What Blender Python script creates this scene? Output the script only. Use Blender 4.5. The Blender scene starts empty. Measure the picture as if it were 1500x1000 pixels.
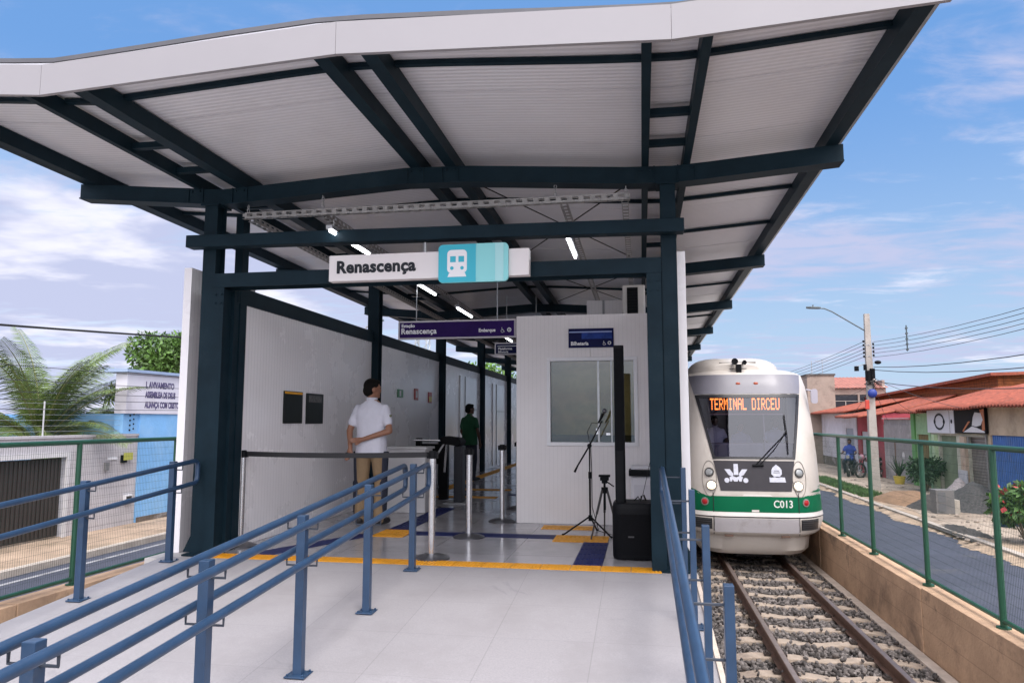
import bpy, bmesh, math, random
import numpy as np
from mathutils import Vector, Matrix
R = math.radians
SC = bpy.context.scene
COL = SC.collection
random.seed(7)
RNG = np.random.default_rng(7)

# ------------------------------------------------------------------ camera
cam_d = bpy.data.cameras.new("camera")
cam_d.sensor_width = 36.0
cam_d.lens = 25.848
cam_d.clip_end = 3000
cam_d.clip_start = 0.05
cam = bpy.data.objects.new("camera", cam_d)
COL.objects.link(cam)
cam.location = (0, 0, 1.22)
cam.rotation_euler = (R(90 + 6.147), 0, R(9.949))
SC.camera = cam

# ------------------------------------------------------------------ light
SUN_EL, SUN_AZ = 60.0, 150.0          # azimuth clockwise from +Y (behind the camera, to its right)
SUN_STRENGTH, SUN_ANGLE = 1.15, 18.0
EXPOSURE = 1.2
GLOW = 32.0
SC.view_settings.view_transform = 'Standard'
SC.view_settings.look = 'None'
SC.view_settings.exposure = EXPOSURE
SC.view_settings.gamma = 1.0
SC.view_settings.use_curve_mapping = False
SC.cycles.max_bounces = 8
SC.cycles.diffuse_bounces = 6
SC.cycles.transparent_max_bounces = 16
SC.cycles.use_denoising = True
SC.cycles.sample_clamp_indirect = 6.0

def build_world():
    w = bpy.data.worlds.new("World")
    SC.world = w
    w.use_nodes = True
    nt = w.node_tree
    nt.nodes.clear()
    N = nt.nodes.new
    L = nt.links.new
    out = N('ShaderNodeOutputWorld')
    bg = N('ShaderNodeBackground')
    bg.inputs['Strength'].default_value = 0.052
    L(bg.outputs[0], out.inputs[0])
    sky = N('ShaderNodeTexSky')
    sky.sky_type = 'NISHITA'
    sky.sun_disc = False
    sky.sun_elevation = R(SUN_EL)
    sky.sun_rotation = R(SUN_AZ)
    sky.air_density = 1.0
    sky.dust_density = 0.6
    sky.ozone_density = 2.2
    tc = N('ShaderNodeTexCoord')
    sep = N('ShaderNodeSeparateXYZ')
    L(tc.outputs['Generated'], sep.inputs[0])
    def math_(op, a, b=None, clamp=False):
        n = N('ShaderNodeMath'); n.operation = op; n.use_clamp = clamp
        for i, v in enumerate((a, b)):
            if v is None: continue
            if isinstance(v, (int, float)): n.inputs[i].default_value = v
            else: L(v, n.inputs[i])
        return n.outputs[0]
    def ramp(x, lo, hi):
        n = N('ShaderNodeMapRange'); n.interpolation_type = 'SMOOTHSTEP'
        n.inputs['From Min'].default_value = lo; n.inputs['From Max'].default_value = hi
        L(x, n.inputs['Value'])
        return n.outputs[0]
    def mix(f, a, b, kind='MIX'):
        n = N('ShaderNodeMix'); n.data_type = 'RGBA'; n.blend_type = kind
        if isinstance(f, (int, float)): n.inputs[0].default_value = f
        else: L(f, n.inputs[0])
        for i, v in ((6, a), (7, b)):
            if isinstance(v, tuple): n.inputs[i].default_value = (*v, 1)
            else: L(v, n.inputs[i])
        return n.outputs[2]
    x, y, z = sep.outputs
    zc = math_('MAXIMUM', math_('ADD', z, 0.06), 0.03)
    # clouds lie in a flat layer: direction divided by height gives the layer's plane
    comb = N('ShaderNodeCombineXYZ')
    L(math_('DIVIDE', x, zc), comb.inputs[0]); L(math_('DIVIDE', y, zc), comb.inputs[1])
    def noise(scale, detail, rough, offs, dist=0.0, sx=1.0, sy=1.0):
        m = N('ShaderNodeMapping'); m.inputs['Location'].default_value = offs
        m.inputs['Scale'].default_value = (sx, sy, 1)
        L(comb.outputs[0], m.inputs['Vector'])
        n = N('ShaderNodeTexNoise'); n.inputs['Scale'].default_value = scale
        n.inputs['Detail'].default_value = detail; n.inputs['Roughness'].default_value = rough
        n.inputs['Distortion'].default_value = dist
        L(m.outputs[0], n.inputs['Vector'])
        return n.outputs['Fac']
    big = noise(0.55, 6, 0.55, (3.1, 1.7, 0), 0.3)
    fine = noise(3.2, 8, 0.62, (0.4, 5.2, 0), 0.4, 0.7, 1.3)
    # more cloud to the left (west of the track) and near the horizon
    west = ramp(math_('SUBTRACT', math_('MULTIPLY', x, -1.0), math_('MULTIPLY', z, 0.25)), -0.05, 0.75)
    low = ramp(z, 0.5, 0.08)
    cover = math_('ADD', math_('ADD', math_('MULTIPLY', big, 0.75), math_('MULTIPLY', fine, 0.60)),
                  math_('ADD', math_('MULTIPLY', west, 0.16), math_('MULTIPLY', low, 0.09)))
    band = math_('MULTIPLY', ramp(z, 0.10, 0.17), ramp(z, 0.30, 0.20))
    cover = math_('ADD', cover, math_('MULTIPLY', band, 0.10))
    mask = ramp(cover, 0.70, 0.93)
    # clear sky: nishita blue, paler towards the horizon
    hz = ramp(z, 0.42, -0.02)
    blue = mix(0.72, sky.outputs[0], (1.6, 3.7, 7.8))
    clear = mix(math_('MULTIPLY', hz, 0.80), blue, (5.0, 6.3, 7.6))
    clear = mix(math_('MULTIPLY', math_('MULTIPLY', west, hz), 0.6), clear, (9.2, 10.2, 11.6))
    # cloud colour: bright rims, lavender bodies
    shade = noise(1.1, 5, 0.55, (7.3, 2.2, 0), 0.2)
    cloud = mix(ramp(shade, 0.50, 0.68), (4.9, 5.2, 7.2), (8.4, 8.3, 9.4))
    col = mix(math_('MULTIPLY', mask, 0.92), clear, cloud)
    # unseen sky behind the camera is brightened: an added glow to light the scene
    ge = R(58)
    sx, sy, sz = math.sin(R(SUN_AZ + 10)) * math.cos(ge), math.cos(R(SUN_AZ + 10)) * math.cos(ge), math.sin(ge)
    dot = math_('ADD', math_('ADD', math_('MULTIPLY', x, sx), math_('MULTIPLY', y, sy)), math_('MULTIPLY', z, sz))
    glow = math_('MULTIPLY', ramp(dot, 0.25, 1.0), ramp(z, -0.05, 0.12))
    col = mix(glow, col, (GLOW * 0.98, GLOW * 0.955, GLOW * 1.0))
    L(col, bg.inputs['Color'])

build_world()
sun_d = bpy.data.lights.new("sun", 'SUN')
sun_d.energy = SUN_STRENGTH
sun_d.angle = R(SUN_ANGLE)
sun_d.color = (1.0, 0.955, 0.91)
sun = bpy.data.objects.new("sun", sun_d)
COL.objects.link(sun)
_d = Vector((math.sin(R(SUN_AZ)) * math.cos(R(SUN_EL)), math.cos(R(SUN_AZ)) * math.cos(R(SUN_EL)), math.sin(R(SUN_EL))))
sun.rotation_euler = (-_d).to_track_quat('-Z', 'Y').to_euler()

# ------------------------------------------------------------------ materials
MATS = {}
def M(name, rgb=None, rough=0.6, metal=0.0, var=0.12, vscale=2.0, bump=0.0, bscale=60.0, spec=0.5,
      dirt=None, dscale=1.5, dlo=0.52, dhi=0.72, emit=None, estr=0.0, island=0.0, coat=0.0, rvar=0.0, trans=0.0):
    """Principled material whose colour is varied by object-space noise; dirt = colour of soft stains."""
    if name in MATS: return MATS[name]
    m = bpy.data.materials.new(name)
    m.use_nodes = True
    nt = m.node_tree; N = nt.nodes.new; L = nt.links.new
    p = nt.nodes['Principled BSDF']
    p.inputs['Metallic'].default_value = metal
    p.inputs['Roughness'].default_value = rough
    p.inputs['Specular IOR Level'].default_value = spec
    p.inputs['Coat Weight'].default_value = coat
    p.inputs['Coat Roughness'].default_value = 0.15
    tc = N('ShaderNodeTexCoord')
    col = None
    if var or dirt or island:
        n = N('ShaderNodeTexNoise'); n.inputs['Scale'].default_value = vscale
        n.inputs['Detail'].default_value = 7; n.inputs['Roughness'].default_value = 0.65
        L(tc.outputs['Object'], n.inputs['Vector'])
        mr = N('ShaderNodeMapRange'); mr.inputs['From Min'].default_value = 0.3; mr.inputs['From Max'].default_value = 0.7
        mr.inputs['To Min'].default_value = 1 - var; mr.inputs['To Max'].default_value = 1 + var
        L(n.outputs['Fac'], mr.inputs['Value'])
        mul = N('ShaderNodeMix'); mul.data_type = 'RGBA'; mul.blend_type = 'MULTIPLY'
        mul.inputs[0].default_value = 1.0
        mul.inputs[6].default_value = (*rgb, 1)
        L(mr.outputs[0], mul.inputs[7])
        col = mul.outputs[2]
        if island:
            g = N('ShaderNodeNewGeometry')
            mr2 = N('ShaderNodeMapRange'); mr2.inputs['To Min'].default_value = 1 - island; mr2.inputs['To Max'].default_value = 1 + island
            L(g.outputs['Random Per Island'], mr2.inputs['Value'])
            m2 = N('ShaderNodeMix'); m2.data_type = 'RGBA'; m2.blend_type = 'MULTIPLY'; m2.inputs[0].default_value = 1.0
            L(col, m2.inputs[6]); L(mr2.outputs[0], m2.inputs[7]); col = m2.outputs[2]
        if dirt:
            n2 = N('ShaderNodeTexNoise'); n2.inputs['Scale'].default_value = dscale
            n2.inputs['Detail'].default_value = 8; n2.inputs['Roughness'].default_value = 0.7
            L(tc.outputs['Object'], n2.inputs['Vector'])
            mr3 = N('ShaderNodeMapRange'); mr3.inputs['From Min'].default_value = dlo; mr3.inputs['From Max'].default_value = dhi
            L(n2.outputs['Fac'], mr3.inputs['Value'])
            m3 = N('ShaderNodeMix'); m3.data_type = 'RGBA'
            L(mr3.outputs[0], m3.inputs[0]); L(col, m3.inputs[6]); m3.inputs[7].default_value = (*dirt, 1)
            col = m3.outputs[2]
        L(col, p.inputs['Base Color'])
        if rvar:
            mr4 = N('ShaderNodeMapRange'); mr4.inputs['From Min'].default_value = 0.3; mr4.inputs['From Max'].default_value = 0.7
            mr4.inputs['To Min'].default_value = max(rough - rvar, 0.02); mr4.inputs['To Max'].default_value = rough + rvar
            L(n.outputs['Fac'], mr4.inputs['Value']); L(mr4.outputs[0], p.inputs['Roughness'])
    else:
        p.inputs['Base Color'].default_value = (*rgb, 1)
    if bump:
        b = N('ShaderNodeBump'); b.inputs['Strength'].default_value = bump; b.inputs['Distance'].default_value = 0.02
        nb = N('ShaderNodeTexNoise'); nb.inputs['Scale'].default_value = bscale; nb.inputs['Detail'].default_value = 5
        L(tc.outputs['Object'], nb.inputs['Vector']); L(nb.outputs['Fac'], b.inputs['Height'])
        L(b.outputs[0], p.inputs['Normal'])
    if emit:
        p.inputs['Emission Color'].default_value = (*emit, 1)
        p.inputs['Emission Strength'].default_value = estr
    MATS[name] = m
    return m

def add_lines(m, axis, period, width, dark, bump=0.3, soft=False):
    """Grooves (ribs, tile joints) repeated every `period` metres along an object axis, in colour and bump."""
    nt = m.node_tree; N = nt.nodes.new; L = nt.links.new
    p = nt.nodes['Principled BSDF']
    tc = N('ShaderNodeTexCoord'); s = N('ShaderNodeSeparateXYZ'); L(tc.outputs['Object'], s.inputs[0])
    d = N('ShaderNodeMath'); d.operation = 'DIVIDE'; L(s.outputs['xyz'.index(axis)], d.inputs[0]); d.inputs[1].default_value = period
    f = N('ShaderNodeMath'); f.operation = 'FRACT'; L(d.outputs[0], f.inputs[0])
    a = N('ShaderNodeMath'); a.operation = 'SUBTRACT'; L(f.outputs[0], a.inputs[0]); a.inputs[1].default_value = 0.5
    b = N('ShaderNodeMath'); b.operation = 'ABSOLUTE'; L(a.outputs[0], b.inputs[0])
    mr = N('ShaderNodeMapRange'); mr.inputs['From Min'].default_value = 0.5 * width / period
    mr.inputs['From Max'].default_value = (0.5 if soft else 1.0 * width / period)
    if soft: mr.inputs['From Min'].default_value = 0.0
    mr.inputs['To Min'].default_value = 1.0; mr.inputs['To Max'].default_value = 0.0
    L(b.outputs[0], mr.inputs['Value'])
    inp = p.inputs['Base Color']
    mx = N('ShaderNodeMix'); mx.data_type = 'RGBA'; mx.blend_type = 'MULTIPLY'
    fm = N('ShaderNodeMath'); fm.operation = 'MULTIPLY'; L(mr.outputs[0], fm.inputs[0]); fm.inputs[1].default_value = dark
    L(fm.outputs[0], mx.inputs[0])
    if inp.is_linked: L(inp.links[0].from_socket, mx.inputs[6])
    else: mx.inputs[6].default_value = inp.default_value
    mx.inputs[7].default_value = (0, 0, 0, 1)
    L(mx.outputs[2], inp)
    if bump:
        bp = N('ShaderNodeBump'); bp.inputs['Strength'].default_value = bump; bp.inputs['Distance'].default_value = 0.01
        bp.invert = True
        L(mr.outputs[0], bp.inputs['Height'])
        ni = p.inputs['Normal']
        if ni.is_linked: L(ni.links[0].from_socket, bp.inputs['Normal'])
        L(bp.outputs[0], ni)
    return m

def add_tiles(m, sx, sy, amt):
    """Each sx-by-sy tile a slightly different tone."""
    nt = m.node_tree; N = nt.nodes.new; L = nt.links.new
    p = nt.nodes['Principled BSDF']; tc = N('ShaderNodeTexCoord')
    v = N('ShaderNodeVectorMath'); v.operation = 'DIVIDE'; L(tc.outputs['Object'], v.inputs[0]); v.inputs[1].default_value = (sx, sy, 50)
    o = N('ShaderNodeVectorMath'); o.operation = 'ADD'; L(v.outputs[0], o.inputs[0]); o.inputs[1].default_value = (.5, .5, .5)
    f = N('ShaderNodeVectorMath'); f.operation = 'FLOOR'; L(o.outputs[0], f.inputs[0])
    w = N('ShaderNodeTexWhiteNoise'); L(f.outputs[0], w.inputs['Vector'])
    mr = N('ShaderNodeMapRange'); mr.inputs['To Min'].default_value = 1 - amt; mr.inputs['To Max'].default_value = 1 + amt; L(w.outputs['Value'], mr.inputs['Value'])
    mx = N('ShaderNodeMix'); mx.data_type = 'RGBA'; mx.blend_type = 'MULTIPLY'; mx.inputs[0].default_value = 1
    L(p.inputs['Base Color'].links[0].from_socket, mx.inputs[6]); L(mr.outputs[0], mx.inputs[7]); L(mx.outputs[2], p.inputs['Base Color'])
    return m

def add_spots(m, scale, thr, col, seed=0.0):
    """Sparse soft-edged stains."""
    nt = m.node_tree; N = nt.nodes.new; L = nt.links.new
    p = nt.nodes['Principled BSDF']; tc = N('ShaderNodeTexCoord')
    mp = N('ShaderNodeMapping'); mp.inputs['Location'].default_value = (seed, seed * .7, 0); L(tc.outputs['Object'], mp.inputs['Vector'])
    n = N('ShaderNodeTexNoise'); n.inputs['Scale'].default_value = scale; n.inputs['Detail'].default_value = 9; n.inputs['Roughness'].default_value = .68; n.inputs['Distortion'].default_value = .6
    L(mp.outputs[0], n.inputs['Vector'])
    mr = N('ShaderNodeMapRange'); mr.inputs['From Min'].default_value = thr; mr.inputs['From Max'].default_value = thr + .10; mr.inputs['To Max'].default_value = .75
    L(n.outputs['Fac'], mr.inputs['Value'])
    mx = N('ShaderNodeMix'); mx.data_type = 'RGBA'; L(mr.outputs[0], mx.inputs[0])
    L(p.inputs['Base Color'].links[0].from_socket, mx.inputs[6]); mx.inputs[7].default_value = (*col, 1); L(mx.outputs[2], p.inputs['Base Color'])
    return m

def glass_mat(name, tint=(0.8, 0.85, 0.88), refl=0.12, rough=0.02):
    if name in MATS: return MATS[name]
    m = bpy.data.materials.new(name); m.use_nodes = True
    nt = m.node_tree; nt.nodes.clear(); N = nt.nodes.new; L = nt.links.new
    o = N('ShaderNodeOutputMaterial'); mx = N('ShaderNodeMixShader')
    t = N('ShaderNodeBsdfTransparent'); t.inputs[0].default_value = (*tint, 1)
    g = N('ShaderNodeBsdfGlossy'); g.inputs['Roughness'].default_value = rough; g.inputs['Color'].default_value = (0.9, 0.93, 1, 1)
    fr = N('ShaderNodeLayerWeight'); fr.inputs['Blend'].default_value = 0.35
    mr = N('ShaderNodeMapRange'); mr.inputs['To Min'].default_value = refl; mr.inputs['To Max'].default_value = 1.0
    L(fr.outputs['Fresnel'], mr.inputs['Value'])
    L(mr.outputs[0], mx.inputs[0]); L(t.outputs[0], mx.inputs[1]); L(g.outputs[0], mx.inputs[2]); L(mx.outputs[0], o.inputs[0])
    MATS[name] = m
    return m

# ------------------------------------------------------------------ mesh helpers
class MB:
    """Collects vertices and faces of one mesh, in world coordinates."""
    def __init__(s): s.v = []; s.f = []
    def add(s, vs, fs):
        o = len(s.v); s.v += [tuple(q) for q in vs]; s.f += [tuple(i + o for i in q) for q in fs]; return s
    def box(s, a, b):
        (x0, y0, z0), (x1, y1, z1) = a, b
        x0, x1 = min(x0, x1), max(x0, x1); y0, y1 = min(y0, y1), max(y0, y1); z0, z1 = min(z0, z1), max(z0, z1)
        return s.add([(x0, y0, z0), (x1, y0, z0), (x1, y1, z0), (x0, y1, z0), (x0, y0, z1), (x1, y0, z1), (x1, y1, z1), (x0, y1, z1)],
                     [(0, 3, 2, 1), (4, 5, 6, 7), (0, 1, 5, 4), (1, 2, 6, 5), (2, 3, 7, 6), (3, 0, 4, 7)])
    def hexa(s, lo, hi):
        """Box from four low corners (counter-clockwise seen from above) and four high ones."""
        return s.add(list(lo) + list(hi), [(0, 3, 2, 1), (4, 5, 6, 7), (0, 1, 5, 4), (1, 2, 6, 5), (2, 3, 7, 6), (3, 0, 4, 7)])
    def bar(s, p, q, w, h, up=(0, 0, 1)):
        p, q = Vector(p), Vector(q); d = (q - p).normalized()
        up = Vector(up)
        if abs(d.dot(up)) > 0.99: up = Vector((0, 1, 0))
        x = d.cross(up).normalized(); z = x.cross(d).normalized()
        c = [(-w / 2, -h / 2), (w / 2, -h / 2), (w / 2, h / 2), (-w / 2, h / 2)]
        vs = [p + x * a + z * b for a, b in c] + [q + x * a + z * b for a, b in c]
        return s.add(vs, [(3, 2, 1, 0), (4, 5, 6, 7), (0, 1, 5, 4), (1, 2, 6, 5), (2, 3, 7, 6), (3, 0, 4, 7)])
    def path(s, pts, r, n=8, caps=True):
        """Round tube through points; r is a number or a list."""
        pts = [Vector(p) for p in pts]
        rs = r if isinstance(r, (list, tuple)) else [r] * len(pts)
        base = len(s.v); prev = None
        for i, p in enumerate(pts):
            d = (pts[min(i + 1, len(pts) - 1)] - pts[max(i - 1, 0)]).normalized()
            if prev is None:
                u = Vector((0, 0, 1)) if abs(d.z) < 0.9 else Vector((1, 0, 0))
                u = (u - d * u.dot(d)).normalized()
            else:
                u = (prev - d * prev.dot(d)).normalized()
            prev = u; w = d.cross(u)
            for k in range(n):
                a = 2 * math.pi * k / n
                s.v.append(tuple(p + (u * math.cos(a) + w * math.sin(a)) * rs[i]))
        for i in range(len(pts) - 1):
            for k in range(n):
                a = base + i * n + k; b = base + i * n + (k + 1) % n
                s.f.append((a, b, b + n, a + n))
        if caps:
            s.f.append(tuple(base + k for k in range(n))[::-1])
            e = base + (len(pts) - 1) * n
            s.f.append(tuple(e + k for k in range(n)))
        return s
    def ball(s, c, r, nu=12, nv=8):
        c = Vector(c)
        rx, ry, rz = r if isinstance(r, (list, tuple)) else (r, r, r)
        vs = [(c.x, c.y, c.z - rz)]; fs = []
        for j in range(1, nv):
            t = math.pi * j / nv - math.pi / 2
            for i in range(nu):
                a = 2 * math.pi * i / nu
                vs.append((c.x + rx * math.cos(t) * math.cos(a), c.y + ry * math.cos(t) * math.sin(a), c.z + rz * math.sin(t)))
        vs.append((c.x, c.y, c.z + rz)); e = len(vs) - 1
        for i in range(nu):
            j = (i + 1) % nu
            fs.append((0, 1 + j, 1 + i)); fs.append((e, e - nu + i, e - nu + j))
            for k in range(nv - 2):
                a = 1 + k * nu
                fs.append((a + i, a + j, a + nu + j, a + nu + i))
        return s.add(vs, fs)
    def disc(s, c, axis, r0, r1, h0, h1, n=24):
        """Lathe of one band: cylinder/cone between two offsets along an axis, capped."""
        return s.path([Vector(c) + Vector(axis) * h0, Vector(c) + Vector(axis) * h1], [r0, r1], n)
    def loft(s, rings, caps=True):
        """rings: lists of points, same count."""
        base = len(s.v); n = len(rings[0])
        for r in rings: s.v += [tuple(q) for q in r]
        for i in range(len(rings) - 1):
            for k in range(n):
                a = base + i * n + k; b = base + i * n + (k + 1) % n
                s.f.append((a, b, b + n, a + n))
        if caps:
            s.f.append(tuple(base + k for k in range(n))[::-1])
            e = base + (len(rings) - 1) * n
            s.f.append(tuple(e + k for k in range(n)))
        return s
    def prism(s, poly, fn, d):
        """Polygon in a plane: fn(u, v, w) -> xyz, extruded from w=0 to w=d."""
        n = len(poly)
        vs = [fn(u, v, 0) for u, v in poly] + [fn(u, v, d) for u, v in poly]
        return s.add(vs, [tuple(range(n))[::-1], tuple(range(n, 2 * n))] + [(k, (k + 1) % n, n + (k + 1) % n, n + k) for k in range(n)])
    def quad(s, a, b, c, d): return s.add([a, b, c, d], [(0, 1, 2, 3)])
    def build(s, name, mat, parent=None, at=(0, 0, 0), smooth=False, bevel=0.0, mods=None):
        org = ORG.get(parent.name, (0, 0, 0)) if parent else at
        me = bpy.data.meshes.new(name)
        me.from_pydata([(x - org[0], y - org[1], z - org[2]) for x, y, z in s.v], [], s.f)
        bm = bmesh.new(); bm.from_mesh(me); bmesh.ops.recalc_face_normals(bm, faces=bm.faces); bm.to_mesh(me); bm.free()
        return link(name, me, mat, parent, at, smooth, bevel, mods)

ORG = {}
def link(name, me, mat, parent=None, at=(0, 0, 0), smooth=False, bevel=0.0, mods=None):
    o = bpy.data.objects.new(name, me); COL.objects.link(o)
    if mat: me.materials.append(mat)
    if smooth:
        for p in me.polygons: p.use_smooth = True
        if smooth != 'all':
            me.set_sharp_from_angle(angle=R(40))
    if parent:
        o.parent = parent; ORG[o.name] = ORG.get(parent.name, (0, 0, 0))
    else:
        o.location = at; ORG[o.name] = at
    if bevel:
        b = o.modifiers.new('bevel', 'BEVEL'); b.width = bevel; b.segments = 2; b.limit_method = 'ANGLE'; b.angle_limit = R(40)
    return o

def raw(name, V, F, mat, parent=None, at=(0, 0, 0), smooth=False):
    """Mesh from numpy arrays (world coordinates), all faces with the same vertex count."""
    org = ORG.get(parent.name, (0, 0, 0)) if parent else at
    V = np.asarray(V, np.float32) - np.array(org, np.float32); F = np.asarray(F, np.int32)
    me = bpy.data.meshes.new(name); k = F.shape[1]
    me.vertices.add(len(V)); me.vertices.foreach_set('co', V.ravel())
    me.loops.add(F.size); me.loops.foreach_set('vertex_index', F.ravel())
    me.polygons.add(len(F)); me.polygons.foreach_set('loop_start', np.arange(0, F.size, k, dtype=np.int32))
    me.update(calc_edges=True)
    return link(name, me, mat, parent, at, smooth)

def tag(o, label=None, cat=None, group=None, kind=None):
    if label: o['label'] = label
    if cat: o['category'] = cat
    if group: o['group'] = group
    if kind: o['kind'] = kind
    return o

def thing(name, label, cat, at, group=None):
    o = bpy.data.objects.new(name, None); COL.objects.link(o)
    o.empty_display_size = 0.2
    o.location = at; ORG[o.name] = tuple(at)
    return tag(o, label, cat, group)

def copy_tree(o, parent=None):
    c = o.copy(); COL.objects.link(c)
    if parent: c.parent = parent
    ORG[c.name] = ORG.get(o.name, (0, 0, 0))
    for ch in list(o.children):
        copy_tree(ch, c)
    return c

def dup(o, loc, label=None, rotz=None):
    c = copy_tree(o); c.location = loc
    if rotz is not None: c.rotation_euler = (0, 0, rotz)
    if label: c['label'] = label
    return c

def fused(mb, name, mat, parent=None, at=(0, 0, 0), voxel=0.012, smooth=3):
    """One continuous skin over overlapping solids: voxel remesh + smoothing, baked."""
    tmp = mb.build(name + '_tmp', None, None)
    r = tmp.modifiers.new('r', 'REMESH'); r.mode = 'VOXEL'; r.voxel_size = voxel; r.adaptivity = 0
    if smooth:
        sm = tmp.modifiers.new('s', 'SMOOTH'); sm.iterations = smooth; sm.factor = 0.5
    dg = bpy.context.evaluated_depsgraph_get(); dg.update()
    me = bpy.data.meshes.new_from_object(tmp.evaluated_get(dg))
    bpy.data.objects.remove(tmp)
    org = ORG.get(parent.name, (0, 0, 0)) if parent else at
    me.transform(Matrix.Translation(-Vector(org)))
    me.materials.clear(); me.name = name
    return link(name, me, mat, parent, at, 'all')

def text(body, size, loc, rot, mat, parent, name='lettering', bold=0.0, align='LEFT', sx=1.0, spacing=1.0, depth=0.002):
    """Raised lettering as a mesh; loc is the baseline start, rot an euler (degrees)."""
    cu = bpy.data.curves.new(name, 'FONT'); cu.body = body; cu.size = size
    cu.offset = bold * size; cu.extrude = depth; cu.align_x = align; cu.space_character = spacing; cu.resolution_u = 3
    ob = bpy.data.objects.new('t', cu); COL.objects.link(ob)
    dg = bpy.context.evaluated_depsgraph_get(); dg.update()
    me = bpy.data.meshes.new_from_object(ob.evaluated_get(dg))
    bpy.data.objects.remove(ob)
    mw = Matrix.Translation(Vector(loc)) @ Matrix.Rotation(R(rot[2]), 4, 'Z') @ Matrix.Rotation(R(rot[1]), 4, 'Y') @ Matrix.Rotation(R(rot[0]), 4, 'X') @ Matrix.Diagonal((sx, 1, 1, 1))
    me.transform(Matrix.Translation(-Vector(ORG.get(parent.name, (0, 0, 0)))) @ mw)
    me.materials.clear(); me.name = name
    return link(name, me, mat, parent)

def sag(p, q, drop, n=14):
    p, q = Vector(p), Vector(q)
    return [p.lerp(q, i / n) - Vector((0, 0, drop * 4 * (i / n) * (1 - i / n))) for i in range(n + 1)]

def circ(c, r, n=24, a0=0.0):
    return [(c[0] + r * math.cos(a0 + 2 * math.pi * k / n), c[1] + r * math.sin(a0 + 2 * math.pi * k / n)) for k in range(n)]
def rrect(x0, y0, x1, y1, r, n=5):
    out = []
    for cx, cy, a in ((x1 - r, y1 - r, 0), (x0 + r, y1 - r, 90), (x0 + r, y0 + r, 180), (x1 - r, y0 + r, 270)):
        for k in range(n + 1):
            t = R(a + 90 * k / n); out.append((cx + r * math.cos(t), cy + r * math.sin(t)))
    return out

# ------------------------------------------------------------------ palette
STEEL = M('dark_teal_steel', (0.0078, 0.0195, 0.0285), 0.5, var=0.25, vscale=3, spec=0.10, dirt=(0.018, 0.028, 0.033), dlo=0.56, dhi=0.85)
RAILP = M('blue_painted_tube', (0.021, 0.049, 0.100), 0.33, var=0.2, vscale=6, dirt=(0.07, 0.08, 0.10), dscale=7, dlo=0.6, dhi=0.85)
WHITEM = M('white_coated_panel', (0.72, 0.70, 0.71), 0.38, var=0.05, vscale=1.2, dirt=(0.55, 0.51, 0.48), dscale=1.1, dlo=0.56, dhi=0.9)
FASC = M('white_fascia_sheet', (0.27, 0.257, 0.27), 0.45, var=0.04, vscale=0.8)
GALV = M('galvanised_metal', (0.42, 0.43, 0.44), 0.45, 0.8, var=0.15, vscale=8)
BLACK = M('black_plastic', (0.004, 0.0045, 0.006), 0.55, spec=0.14, var=0.2, vscale=10)
RUBBER = M('black_rubber', (0.015, 0.015, 0.015), 0.8, var=0.2)
INK = M('dark_ink', (0.03, 0.033, 0.04), 0.7, var=0, spec=.1)
WHITEP = M('white_print', (0.78, 0.78, 0.8), 0.5, var=0)
CHROME = M('brushed_steel', (0.62, 0.62, 0.63), 0.24, 0.9, var=0.1, vscale=12)
GREENP = M('green_fence_paint', (0.012, 0.075, 0.040), 0.4, var=0.15, vscale=5, dirt=(0.03, 0.07, 0.045), dscale=6, dlo=0.6, dhi=0.85)
# ================================================================== setting
GROUND = M('dry_ground', (0.26, 0.20, 0.15), 0.95, var=0.25, vscale=0.4, bump=0.5, bscale=6, dirt=(0.16, 0.15, 0.08), dscale=0.5)
ASPH = M('asphalt', (0.05, 0.055, 0.080), 0.85, var=0.22, vscale=0.8, bump=0.35, bscale=90, dirt=(0.07, 0.074, 0.10), dscale=0.35, dlo=0.5, dhi=0.75)
PAVE = M('pavement_concrete', (0.37, 0.30, 0.235), 0.9, var=0.35, vscale=1.2, bump=0.5, bscale=14, dirt=(0.20, 0.145, 0.10), dscale=0.9, dlo=0.5, dhi=0.7)
KERBC = M('kerb_concrete', (0.50, 0.33, 0.21), 0.88, var=0.22, vscale=1.6, bump=0.35, bscale=30, dirt=(0.20, 0.13, 0.085), dscale=1.3, dlo=0.5, dhi=0.8)
add_lines(KERBC, 'z', .28, .006, .25, .3)
LEDGE = M('pale_footing', (0.5, 0.42, 0.35), 0.9, var=0.2, vscale=4, bump=0.4, bscale=20)
BED = M('ballast_bed', (0.055, 0.048, 0.045), 0.95, var=0.35, vscale=20, bump=0.8, bscale=40)

g = MB(); g.quad((-400, -60, -1.5), (400, -60, -1.5), (400, 900, -1.5), (-400, 900, -1.5))
tag(g.build('ground', GROUND), kind='structure')

def slab(name, x0, x1, y0, y1, z, mat, zb=-1.52):
    return tag(MB().box((x0, y0, zb), (x1, y1, z)).build(name, mat, at=(0, 0, 0)), kind='structure')
slab('road', 3.5, 6.62, -6, 90, -1.28, ASPH)
slab('road', -10.05, -6.62, -6, 90, -1.28, ASPH)
slab('kerb', 6.62, 6.78, -6, 90, -1.17, M('street_kerb', (0.42, 0.37, 0.32), 0.9, var=0.2, vscale=3, bump=0.3, bscale=20))
slab('pavement', 6.78, 11.2, -6, 90, -1.20, PAVE)
slab('kerb', -10.2, -10.05, -6, 90, -1.17, MATS['street_kerb'])
slab('pavement', -12.7, -10.2, -6, 90, -1.21, M('earthy_pavement', (.36, .265, .19), .92, var=.28, vscale=1.0, bump=.6, bscale=9, dirt=(.2, .15, .1), dscale=.8, dlo=.5, dhi=.7))
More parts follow.
